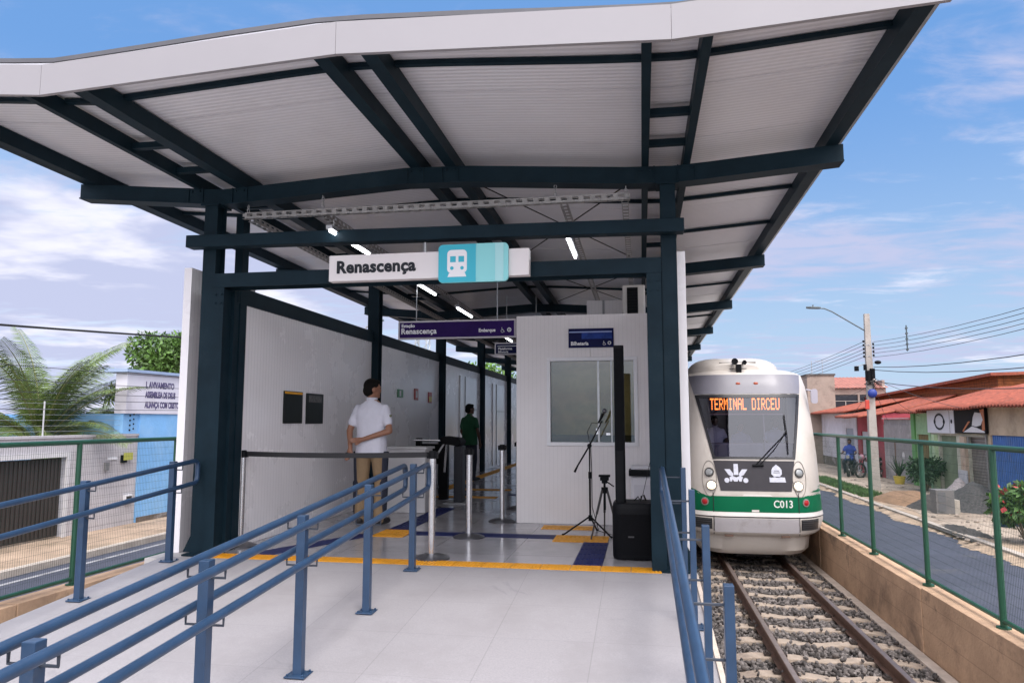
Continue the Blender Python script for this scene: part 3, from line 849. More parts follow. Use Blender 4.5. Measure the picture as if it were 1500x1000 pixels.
m = MB(); m.box((-.52, by + .012, wz0), (-.495, by + .019, wz1)); m.box((-.36, by + .012, wz0), (-.345, by + .019, wz1)); m.build('mullion', GALV, wo)
m = MB(); m.box((-.54, by + .004, 1.06), (-.515, by + .011, 1.13)); m.box((-.42, by + .004, 1.05), (-.37, by + .011, 1.075)); m.build('latch', CHROME, wo)
MB().box((wx0 - .2, by + .30, .75), (wx1 + .2, by + .34, 2.1)).build('blind', M('beige_blind', (.66, .58, .44), .9, var=.2, vscale=4, dirt=(.46, .40, .31), dscale=3), bo)
MB().box((wx0 - .1, by + .075, .70), (wx1 + .1, by + .285, 1.045)).build('counter', M('dark_counter', (.10, .105, .11), .6, var=.15), bo)
# boxes standing on the booth's roof
ac = thing('air_conditioner', 'white air conditioner box with a black grille on top of the booth', 'air conditioner', (-.07, 10.0, bt + .03))
m = MB(); m.box((-.225, 9.9, bt + .031), (.075, 10.35, 3.04)); m.build('casing', M('ac_white', (.66, .62, .58), .5, var=.06), ac, bevel=.02)
m = MB(); m.box((-.165, 9.885, bt + .05), (-.02, 9.899, 3.0))
for k in range(12): m.box((-.163, 9.878, bt + .07 + k * .04), (-.022, 9.886, bt + .085 + k * .04))
m.build('grille', BLACK, ac)
tk = thing('water_tank_box', 'low white panel box behind the air conditioner on the booth roof', 'box', (-.3, 10.6, bt + .03))
MB().box((-.74, 10.4, bt + .031), (-.235, 11.0, 2.92)).build('box_panel', BPAN, tk)
m = MB(); m.box((-.52, 10.392, bt + .031), (-.49, 10.4, 2.92)); m.build('seam_strip', M('joint_grey'), tk)

# ------------------------------------------------------------------ signs
def sgn(x0, x1, z0, z1, y, d, name, label, group=None):
    return thing(name, label, 'sign', ((x0 + x1) / 2, y, z0), group)
# station name board on the portal beam
ns = sgn(-2.735, -.923, 2.455, 2.69, 6.15, .05, 'station_name_sign', 'white name board reading Renascença with a turquoise train badge')
MB().box((-2.735, 6.10, 2.455), (-.923, 6.19, 2.69)).build('board', M('sign_white', (.70, .66, .66), .45, var=.03), ns, bevel=.004)
text('Renascença', .15, (-2.665, 6.098, 2.53), (90, 0, 0), INK, ns, bold=.041, sx=1.0, spacing=1.05)
bd = MB().prism(rrect(-1.712, 2.403, -1.097, 2.738, .04), lambda u, v, w: (u, 6.065 + w, v), .03).build('badge', M('turquoise_pale', (.22, .60, .62), .4, var=.02), ns)
MB().prism([(-1.38, 2.7355), *rrect(-1.7115, 2.4055, -1.2, 2.7355, .038)[6:18], (-1.38, 2.4055)], lambda u, v, w: (u, 6.062 + w, v), .0025).build('badge_panel', M('turquoise_deep', (.012, .40, .52), .4, var=.02), bd)
MB().box((-1.21, 6.0615, 2.4055), (-1.1375, 6.0642, 2.7355)).build('badge_stripe', M('turquoise_mist', (.34, .64, .66), .4, var=.02), bd)
# train pictogram
ic = MB()
ic.prism(rrect(-1.632, 2.486, -1.458, 2.688, .035), lambda u, v, w: (u, 6.0605 + w, v), .0014)
ic.prism([(-1.628, 2.452), (-1.462, 2.452), (-1.475, 2.486), (-1.615, 2.486)], lambda u, v, w: (u, 6.0605 + w, v), .0014)
ic.build('train_pictogram', WHITEP, ns)
ic = MB()
for xa in (-1.606, -1.532): ic.box((xa, 6.058, 2.580), (xa + .05, 6.0602, 2.632))
for xa in (-1.590, -1.500): ic.prism(circ((xa, 2.528), .016, 12), lambda u, v, w: (u, 6.058 + w, v), .0022)
ic.build('pictogram_window', MATS['turquoise_deep'], ns)
MB().path([(-1.875, 6.2, 2.69), (-1.875, 6.2, 2.80)], .012, 8).build('hanger', GALV, ns)

def wheelchair(t, x, z, s, y, mat):
    m = MB(); f = lambda u, v: (x + u * s, y, z + v * s)
    m.path([f(-.1, .82), f(-.06, .45), f(.25, .43), f(.42, .05), f(.55, .1)], .055 * s, 6)
    m.path([f(-.05, .62), f(.2, .60)], .05 * s, 6)
    m.ball(f(-.1, .97), .1 * s, 8, 6)
    m.path([f(.02 + .33 * math.cos(R(a)), .22 + .33 * math.sin(R(a))) for a in range(110, 380, 30)], .04 * s, 6)
    return m.build('wheelchair_symbol', mat, t)
PURP = M('purple_sign_face', (.022, .005, .085), .5, spec=.12, var=.35, vscale=2.0)
ps = sgn(-3.06, -1.535, 2.265, 2.48, 9.0, .04, 'hanging_sign', 'purple hanging sign reading Estação Renascença and Embarque', 'hanging signs')
MB().box((-3.065, 9.0, 2.255), (-1.53, 9.05, 2.49)).build('frame', M('sign_frame_grey', (.5, .47, .5), .4, var=.03), ps)
MB().box((-3.043, 8.995, 2.275), (-1.552, 8.9995, 2.470)).build('face', PURP, ps)
text('Estação', .058, (-3.02, 8.9925, 2.41), (90, 0, 0), WHITEP, ps, bold=.028)
text('Renascença', .098, (-3.025, 8.9925, 2.325), (90, 0, 0), WHITEP, ps, bold=.03, sx=.98, spacing=1.05)
text('Embarque', .06, (-2.005, 8.9925, 2.333), (90, 0, 0), WHITEP, ps, bold=.03, sx=.88)
wheelchair(ps, -1.70, 2.325, .055, 8.991, WHITEP)
m = MB(); m.path([(-1.612 + .022 * math.cos(a), 8.991, 2.352 + .022 * math.sin(a)) for a in [k * math.pi / 6 for k in range(13)]], .006, 6)
m.box((-1.618, 8.990, 2.345), (-1.606, 8.9925, 2.360)); m.build('ring_symbol', WHITEP, ps)
for xx in (-2.83, -1.77): MB().path([(xx, 9.02, 2.49), (xx, 9.02, 3.35)], .006, 6).build('hanger', GALV, ps)
s2 = sgn(-2.4, -1.5, 2.32, 2.51, 12.0, .04, 'hanging_sign', 'smaller dark blue hanging sign half hidden behind the white booth', 'hanging signs')
MB().box((-2.40, 12.0, 2.312), (-1.50, 12.04, 2.515)).build('frame', MATS['sign_frame_grey'], s2)
MB().box((-2.378, 11.995, 2.334), (-1.522, 11.9995, 2.493)).build('face', M('navy_sign_face', (.006, .009, .065), .5, spec=.12, var=.3), s2)
m = MB(); m.box((-2.35, 11.992, 2.452), (-1.53, 11.9945, 2.462)); m.build('stripe', WHITEP, s2)
text('Plataforma', .055, (-2.34, 11.9925, 2.395), (90, 0, 0), WHITEP, s2, bold=.028)
text('Bilheteria', .045, (-2.34, 11.9925, 2.345), (90, 0, 0), WHITEP, s2, bold=.028)
for xx in (-2.2, -1.7): MB().path([(xx, 12.02, 2.51), (xx, 12.02, 3.3)], .006, 6).build('hanger', GALV, s2)
bs = sgn(-.86, -.315, 2.1, 2.33, 8.9, .02, 'ticket_office_sign', 'navy blue sign reading Bilheteria fixed above the booth window')
MB().box((-.86, 8.882, 2.10), (-.315, 8.899, 2.333)).build('board', MATS['navy_sign_face'], bs)
MB().box((-.852, 8.879, 2.282), (-.335, 8.8815, 2.298)).build('stripe', M('pale_blue_print', (.25, .32, .6), .4, var=.2), bs)
MB().box((-.70, 8.8795, 2.205), (-.335, 8.8815, 2.279)).build('photo_band', M('mid_blue_print', (.02, .05, .24), .5, spec=.12, var=.4, vscale=9), bs)
text('Bilheteria', .062, (-.832, 8.879, 2.13), (90, 0, 0), WHITEP, bs, bold=.03, sx=.9)
wheelchair(bs, -.43, 2.13, .045, 8.878, WHITEP)
MB().path([(-.366 + .017 * math.cos(a), 8.878, 2.153 + .017 * math.sin(a)) for a in [k * math.pi / 6 for k in range(13)]], .005, 6).build('ring_symbol', WHITEP, bs)

# small boards on the left wall
def wall_board(ya, yb, za, zb_, mat, label, name='notice_board', bands=()):
    t = thing(name, label, 'notice', (-3.89, ya, za), None)
    MB().box((-3.899, ya, za), (-3.885, yb, zb_)).build('board', mat, t, bevel=.002)
    for bn, (a, b, c, d), bmat in bands:
        MB().box((-3.8845, a, b), (-3.882, c, d)).build(bn, bmat, t)
    return t
DARKB = M('dark_glossy_board', (.008, .011, .010), .3, spec=.2, var=.5, vscale=3)
wall_board(7.59, 8.04, 1.19, 1.55, DARKB, 'black notice board with a thin yellow top stripe on the left wall', bands=[('yellow_stripe', (7.60, 1.52, 8.03, 1.542), YEL)])
nb = wall_board(8.15, 8.61, 1.185, 1.545, DARKB, 'black notice board without a yellow stripe, nearer the man in white', bands=[('text_block', (8.2, 1.44, 8.55, 1.52), M('faint_grey_print', (.10, .10, .10), .6, var=.6, vscale=30))])
wall_board(11.45, 11.72, 1.60, 1.73, M('safety_green', (.02, .22, .07), .4, var=.05), 'small green safety sign with an exit figure on the far left wall', 'safety_sign', [('figure', (11.52, 1.62, 11.60, 1.71), WHITEP)])
wall_board(12.35, 12.56, 1.58, 1.78, M('safety_red', (.42, .03, .02), .4, var=.05), 'small red safety sign on the far left wall', 'safety_sign', [('figure', (12.41, 1.62, 12.50, 1.74), WHITEP)])
wall_board(13.2, 13.42, 1.55, 1.75, MATS['safety_red'], 'small yellow and red safety sign, last of three on the wall', 'safety_sign', [('figure', (13.22, 1.57, 13.40, 1.67), M('safety_yellow', (.6, .45, .03), .4, var=.05))])

# ------------------------------------------------------------------ cable trays and tube lamps under the roof
def tray(p, q, w, label, holes=True):
    t = thing('cable_tray', label, 'cable tray', tuple(p), 'perforated cable trays')
    p, q = Vector(p), Vector(q); d = (q - p).normalized(); s = d.cross(Vector((0, 0, 1))).normalized() * w / 2
    m = MB(); L_ = (q - p).length; n = int(L_ / .1)
    for sg in (-1, 1):
        m.bar(p + s * sg + Vector((0, 0, .03)), q + s * sg + Vector((0, 0, .03)), .003, .012); m.bar(p + s * sg + Vector((0, 0, -.012)), q + s * sg + Vector((0, 0, -.012)), .003, .020)
        for k in range(n + 1):
            c = p + d * (L_ * k / max(n, 1)) + s * sg
            m.bar(c + Vector((0, 0, -.004)), c + Vector((0, 0, .026)), .004, .045, up=tuple(d))
    for k in range(n + 1):
        c = p + d * (L_ * k / max(n, 1)); m.bar(c - s * .96 + Vector((0, 0, -.022)), c + s * .96 + Vector((0, 0, -.022)), .05, .003)
    m.build('tray', M('tray_metal', (.34, .33, .32), .5, .6, var=.2, vscale=20), t)
    return t
TZ = 3.16
tr = tray((-3.70, 6.34, TZ), (-.09, 6.34, TZ), .05, 'pale perforated tray across the front under the first cross beam')
for x, y, zt in ((-3.68, 6.34, 3.29), (-2.92, 6.34, 3.33), (-.72, 6.34, 3.32), (-.10, 6.34, 3.275)):
    m = MB(); z = TZ + .04
    while z < zt - .02:
        m.path([(x + .012 * math.cos(a), y, z + .02 + .022 * math.sin(a)) for a in [k * math.pi / 4 for k in range(9)]], .004, 5); z += .036
        m.path([(x, y + .012 * math.cos(a), z + .02 + .022 * math.sin(a)) for a in [k * math.pi / 4 for k in range(9)]], .004, 5); z += .036
    m.build('chain', GALV, tr)
for x, lab in ((-3.66, 'grey cable tray running deep along the street side of the roof'), (-2.90, 'grey cable tray carrying the left row of tube lamps'), (-.65, 'grey cable tray carrying the right tube lamp'), (-.11, 'short grey cable tray nearest the train side column')):
    tray((x, 6.38, TZ - .02), (x, 26 if x < -.2 else 10.5, TZ - .15 if x < -.2 else TZ - .04), .055, lab)
TUBE = M('lit_tube', (.9, .9, .9), .4, var=0, emit=(.95, .97, 1.0), estr=7.0)
def tube_lamp(x, y, L_, label, z=2.93):
    t = thing('tube_lamp', label, 'lamp', (x, y, z), 'lit tube lamps under the roof')
    m = MB(); m.box((x - .03, y, z + .012), (x + .03, y + L_, z + .045)); m.build('housing', GALV, t)
    m = MB(); m.path([(x, y + .03, z), (x, y + L_ - .03, z)], .014, 8); m.build('tube', TUBE, t, smooth=True)
    for yy in (y + .1, y + L_ - .1): MB().path([(x, yy, z + .045), (x, yy, z + .07 + .05)], .005, 6).build('hanger', GALV, t)
    return t
tube_lamp(-.65, 6.42, 1.15, 'lit white tube lamp alone near the right column', 2.915)
for y, lab in ((6.0, 'nearest lit tube lamp of the left row, above the name board'), (8.45, 'second lit tube lamp of the left row, below the name board'), (10.6, 'third lit tube lamp of the left row, just above the purple sign'), (14.4, 'far lit tube lamp of the left row, beside the booth corner')):
    tube_lamp(-2.70, y, 1.0, lab, 2.90)

# ------------------------------------------------------------------ ramp handrails
def hand_post(m, x, y, h=.87, w=.025):
    z = rz(y)
    m.box((x - w, y - .025, z + .004), (x + w, y + .025, z + h))
    for a in (-.045, .045):
        for b in (-.045, .045): m.path([(x + a, y + b, z + .014), (x + a, y + b, z + .024)], .008, 6)
    m.box((x - .06, y - .06, z + .004), (x + .06, y + .06, z + .014))
def brackets(t, x, y, sides, off):
    z = rz(y)
    for h in (.85, .65):
        for s in sides:
            xr = x + s * off
            MB().path([(x + s * (.019 if x > 0 else .025), y, z + h - .055), (xr, y, z + h - .055), (xr, y, z + h - .02)], .006, 6).build('bracket', M('bracket_steel', (.06, .07, .09), .45, .5, var=.1), t)
def railset(name, label, px, offs, ys, ya, yb, r=.0205):
    t = thing(name, label, 'handrail', (px, ys[0], rz(ys[0])), 'blue ramp handrails')
    for y in ys:
        m = MB(); hand_post(m, px, y, w=.019 if px > 0 else .025); m.build('post', RAILP, t, bevel=.003)
    for y in ys: brackets(t, px, y, [1 if o > 0 else -1 for o in offs], abs(offs[0]))
    for k, o in enumerate(offs):
        x = px + o; e = yb + (.08 if o > 0 else 0)
        u = (0, 1, S8)
        pts = [(x, ya, rz(ya) + .85)]
        n = 10
        for i in range(1, n): y = ya + (e - .12 - ya) * i / n; pts.append((x, y, S8 * (y - 6.1) + .85))
        pts.append((x, e - .10, S8 * (e - .10 - 6.1) + .85))
        for a in (30, 60, 90): pts.append((x, e - .10 + .05 * math.sin(R(a)), S8 * (e - .10 - 6.1) + .80 + .05 * math.cos(R(a))))
        for a in (90, 60, 30, 0): pts.append((x, e - .10 + .05 * math.sin(R(a)), S8 * (e - .10 - 6.1) + .70 - .05 * math.cos(R(a))))
        for i in range(n - 1, -1, -1): y = ya + (e - .12 - ya) * i / n; pts.append((x, y, S8 * (y - 6.1) + .65))
        MB().path(pts, r, 12).build('rail', RAILP, t, smooth='all')
    return t
railset('ramp_handrail', 'blue double-sided handrail climbing the middle of the ramp', -1.89, (-.09, .09), [6.0, 4.98, 3.96, 3.03, 2.10, 1.1], -.6, 6.12)
railset('ramp_handrail', 'dark blue handrail along the left edge of the ramp', -4.11, (.09,), [6.0, 4.95, 3.93, 2.9, 1.9], .6, 6.2)
railset('ramp_handrail', 'blue handrail along the right edge of the ramp beside the ballast', .31, (-.16,), [5.95, 4.98, 3.95, 2.95, 2.0, 1.0], .2, 6.1)
# ================================================================== movable things on the platform
def stanchion(at, label, h=.93, hook=None):
    x, y, z = at
    t = thing('queue_post', label, 'barrier post', at, 'steel belt barrier posts')
    m = MB(); m.path([(x, y, z + .002), (x, y, z + .012), (x, y, z + .03), (x, y, z + .045)], [.165, .165, .12, .03], 28); m.build('base', M('post_base_grey', (.10, .10, .11), .3, .6, var=.2), t, smooth=True)
    m = MB(); m.path([(x, y, z + .04), (x, y, z + h - .07)], .031, 18); m.build('pole', CHROME, t, smooth=True)
    m = MB(); m.path([(x, y, z + h - .07), (x, y, z + h - .005), (x, y, z + h)], [.034, .034, .028], 18)
    m.box((x - .05, y - .018, z + h - .068), (x - .03, y + .018, z + h - .012)); m.box((x + .03, y - .018, z + h - .068), (x + .05, y + .018, z + h - .012))
    m.build('belt_head', BLACK, t, smooth=True)
    return t
q1 = stanchion((-3.90, 6.80, 0), 'steel barrier post against the left white wall, holding the black belt')
q2 = stanchion((-1.87, 6.50, 0), 'steel barrier post just past the end of the middle handrail', .95)
m = MB(); p, q = Vector((-3.86, 6.795, .895)), Vector((-1.91, 6.505, .915)); n = 12; pts = sag(p, q, .012, n)
for a, b in zip(pts, pts[1:]): m.hexa([a + Vector((0, -.002, -.024)), b + Vector((0, -.002, -.024)), b + Vector((0, .002, -.024)), a + Vector((0, .002, -.024))], [a + Vector((0, -.002, .024)), b + Vector((0, -.002, .024)), b + Vector((0, .002, .024)), a + Vector((0, .002, .024))])
m.build('belt', M('black_webbing', (.012, .012, .014), .7, var=.1), q2)
stanchion((-1.815, 7.72, 0), 'steel barrier post standing alone in the middle of the grey floor')
q4 = stanchion((-1.695, 8.97, 0), 'steel barrier post beside the booth corner')
q5 = stanchion((-1.72, 10.3, 0), 'steel barrier post half hidden behind the booth corner')
m = MB(); m.box((-1.66, 10.297, .80), (-1.45, 10.303, .85)); m.box((-1.66, 10.297, .62), (-1.45, 10.303, .66)); m.build('belt', MATS['black_webbing'], q5)

# turnstile
ts = thing('turnstile', 'black tripod turnstile with shiny arms in front of the man in green', 'turnstile', (-2.72, 10.9, 0))
m = MB(); m.prism([(-2.96, .88), (-2.70, .84), (-2.66, .90), (-2.70, .96), (-2.94, .99), (-2.99, .95)], lambda u, v, w: (u, 10.75 + w, v), .36); m.build('head', BLACK, ts, bevel=.01)
MB().box((-2.78, 10.80, .012), (-2.65, 11.02, .845)).build('pedestal', M('dark_blue_black', (.01, .012, .02), .4, var=.2), ts, bevel=.01)
MB().box((-2.92, 10.72, .002), (-2.58, 11.14, .014)).build('base_plate', GALV, ts)
for a, b in (((-2.92, 10.78, .88), (-3.12, 10.6, .52)), ((-2.88, 10.76, .86), (-2.84, 10.5, .48)), ((-2.95, 10.9, .92), (-3.40, 10.8, .93))):
    MB().path([a, b], .017, 10).build('arm', CHROME, ts, smooth=True)
gr = thing('guard_rail', 'dark low gate frame left of the turnstile', 'gate', (-3.3, 11.2, 0))
m = MB(); m.box((-3.5, 11.2, .01), (-3.42, 11.3, .95)); m.box((-3.12, 11.2, .01), (-2.98, 11.3, .86)); m.build('upright', BLACK, gr)
MB().box((-3.415, 11.22, .55), (-3.125, 11.28, .86)).build('panel', BLACK, gr)
fe = thing('fire_extinguisher', 'red fire extinguisher standing by the black wall column behind the barrier', 'extinguisher', (-3.3, 10.9, 0))
MB().path([(-3.3, 10.9, .25), (-3.3, 10.9, .30), (-3.3, 10.9, .68), (-3.3, 10.9, .74), (-3.3, 10.9, .77)], [.05, .075, .075, .05, .02], 16).build('cylinder', M('red_enamel', (.28, .012, .01), .35, var=.1), fe, smooth=True)
m = MB(); m.path([(-3.3, 10.9, .77), (-3.3, 10.9, .83)], .018, 8); m.bar((-3.3, 10.9, .83), (-3.2, 10.86, .86), .02, .015); m.path([(-3.29, 10.88, .80), (-3.2, 10.84, .7), (-3.2, 10.84, .45)], .012, 6); m.build('valve', BLACK, fe)
MB().box((-3.38, 10.82, .003), (-3.22, 10.98, .25)).build('floor_stand', BLACK, fe)
# white low counter behind the man
ct = thing('low_counter', 'low white counter panel behind the man in white', 'counter', (-3.1, 9.6, 0))
MB().box((-3.42, 9.6, .003), (-2.86, 9.64, .84)).build('front_panel', M('counter_white', (.62, .61, .62), .5, var=.05), ct, bevel=.004)
MB().box((-3.45, 9.57, .841), (-2.83, 9.95, .87)).build('top', MATS['counter_white'], ct, bevel=.004)
MB().box((-3.42, 9.645, .003), (-3.38, 9.93, .838)).build('side_panel', MATS['counter_white'], ct)
MB().box((-2.90, 9.645, .003), (-2.86, 9.93, .838)).build('side_panel', MATS['counter_white'], ct)

# microphone stand
mx, my = -.565, 8.10
ms = thing('microphone_stand', 'black boom microphone stand in front of the booth window', 'microphone stand', (mx, my, 0))
m = MB(); m.path([(mx, my, .16), (mx, my, .62)], .011, 10); m.path([(mx, my, .6), (mx, my, .94)], .008, 10); m.build('pole', BLACK, ms, smooth=True)
for a in (200, 320, 80):
    c, s_ = math.cos(R(a)), math.sin(R(a))
    m = MB(); m.path([(mx + .015 * c, my + .015 * s_, .19), (mx + .30 * c, my + .30 * s_, .012)], .009, 8); m.ball((mx + .305 * c, my + .305 * s_, .013), .013, 8, 6); m.build('leg', BLACK, ms, smooth=True)
m = MB(); m.path([(mx, my, .15), (mx, my, .21)], .02, 12); m.path([(mx, my, .60), (mx, my, .67)], .017, 12); m.path([(mx, my - .02, .95), (mx, my + .02, .95)], .025, 12); m.build('clutch', BLACK, ms, smooth=True)
MB().path([(mx - .165, my, .665), (mx - .13, my, .735), (mx, my, .95), (mx + .14, my, 1.22)], [.013, .009, .009, .007], 8).build('boom', BLACK, ms, smooth=True)
mic = MB(); mic.path([(mx + .10, my, 1.195), (mx + .15, my, 1.29), (mx + .155, my, 1.30)], [.011, .017, .018], 12); mb_ = mic.build('microphone', BLACK, ms, smooth=True)
MB().ball((mx + .168, my, 1.325), (.026, .026, .028)).build('grille', M('mic_mesh', (.12, .12, .13), .4, .7, var=.3, vscale=200), mb_, smooth='all')
m = MB(); m.path([(mx + .10, my, 1.19), (mx + .03, my - .02, 1.20), (mx - .02, my - .02, 1.10), (mx + .012, my - .01, .95), (mx + .02, my, .7), (mx + .022, my, .3), (mx + .09, my - .02, .05), (mx + .3, my - .1, .008)], .004, 6); m.build('cable', RUBBER, ms)
# camera tripod
cx_, cy_ = -.395, 7.85
tp = thing('camera_tripod', 'small dark camera tripod beside the loudspeaker', 'tripod', (cx_, cy_, 0))
for a in (95, 215, 335):
    c, s_ = math.cos(R(a)), math.sin(R(a))
    m = MB(); m.path([(cx_ + .03 * c, cy_ + .03 * s_, .50), (cx_ + .10 * c, cy_ + .10 * s_, .26)], .012, 8); m.path([(cx_ + .095 * c, cy_ + .095 * s_, .28), (cx_ + .17 * c, cy_ + .17 * s_, .01)], .008, 8); m.build('leg', M('tripod_grey', (.06, .055, .055), .45, .4, var=.2), tp, smooth=True)
m = MB(); m.path([(cx_, cy_, .30), (cx_, cy_, .60)], .012, 8); m.path([(cx_, cy_, .47), (cx_, cy_, .53)], .035, 10); m.build('centre_column', BLACK, tp, smooth=True)
m = MB(); m.box((cx_ - .045, cy_ - .035, .60), (cx_ + .045, cy_ + .035, .635)); m.path([(cx_, cy_, .57), (cx_, cy_, .60)], .03, 10); m.path([(cx_ + .02, cy_, .59), (cx_ + .10, cy_ - .12, .55)], .008, 6); m.box((cx_ - .06, cy_ - .03, .636), (cx_ + .06, cy_ + .02, .66)); m.build('head', BLACK, tp, bevel=.004)

# column loudspeaker
sx_, sy_ = -.075, 6.85
sp = thing('column_loudspeaker', 'tall black column loudspeaker on its rounded bass box', 'loudspeaker', (sx_, sy_, 0))
pol = rrect(-.20, -.16, .20, .26, .09, 6)
m = MB(); m.loft([[(sx_ + u * k, sy_ + v * k, z) for u, v in pol] for z, k in ((.012, .97), (.03, 1.0), (.44, 1.0), (.478, .97), (.492, .90))]); m.build('bass_box', BLACK, sp, smooth=True)
m = MB(); m.loft([[(sx_ + u * 1.006, sy_ - .003 + v * 1.01, z) for u, v in rrect(-.19, -.16, .19, .10, .085, 6)] for z in (.05, .40)]); m.build('front_grille', M('speaker_grille', (.005, .0055, .007), .7, spec=.1, var=.4, vscale=150, bump=.4, bscale=300), sp, smooth=True)
m = MB(); m.loft([[(sx_ - .125 + u, sy_ + .0 + v, z) for u, v in rrect(-.046, -.05, .046, .05, .02, 4)] for z in (.48, .50, 1.18, 1.19, 1.90, 1.91)]); m.build('column_array', BLACK, sp, smooth=True)
m = MB(); m.box((sx_ - .166, sy_ - .053, .95), (sx_ - .084, sy_ - .0505, 1.88)); m.build('array_grille', MATS['speaker_grille'], sp)
m = MB(); m.path([(sx_ + .05, sy_ + .05, .48), (sx_ + .06, sy_ + .05, .54), (sx_ + .08, sy_ + .05, .55), (sx_ + .10, sy_ + .05, .50)], .008, 6); m.path([(sx_ + .05, sy_ + .1, .49), (sx_ + .03, sy_ + .1, .53), (sx_ - .01, sy_ + .1, .49)], .006, 6); m.path([(sx_ + .07, sy_ + .06, .54), (sx_ + .17, sy_ + .15, .95)], .003, 5); m.build('cable', RUBBER, sp)
m = MB(); m.box((sx_ - .06, sy_ - .168, .20), (sx_ - .01, sy_ - .163, .212)); m.build('maker_plate', M('dull_plate', (.06, .06, .065), .4, .5, var=0), sp)
# white cabinet behind the speaker
wc = thing('white_cabinet', 'small white cabinet with a black slot band beside the booth, behind the loudspeaker', 'cabinet', (0, 8.6, 0))
MB().box((-.135, 8.55, .003), (.155, 8.86, .60)).build('body', M('appliance_white', (.68, .67, .70), .4, var=.04), wc, bevel=.02)
MB().box((-.155, 8.50, .60), (.157, 8.87, .665)).build('slot_band', BLACK, wc, bevel=.006)
MB().box((-.13, 8.56, .667), (.155, 8.86, .71)).build('lid', MATS['appliance_white'], wc, bevel=.012)
MB().box((-.10, 8.545, .12), (.10, 8.55, .50)).build('door_panel', M('appliance_grey', (.6, .59, .63), .4, var=.04), wc)

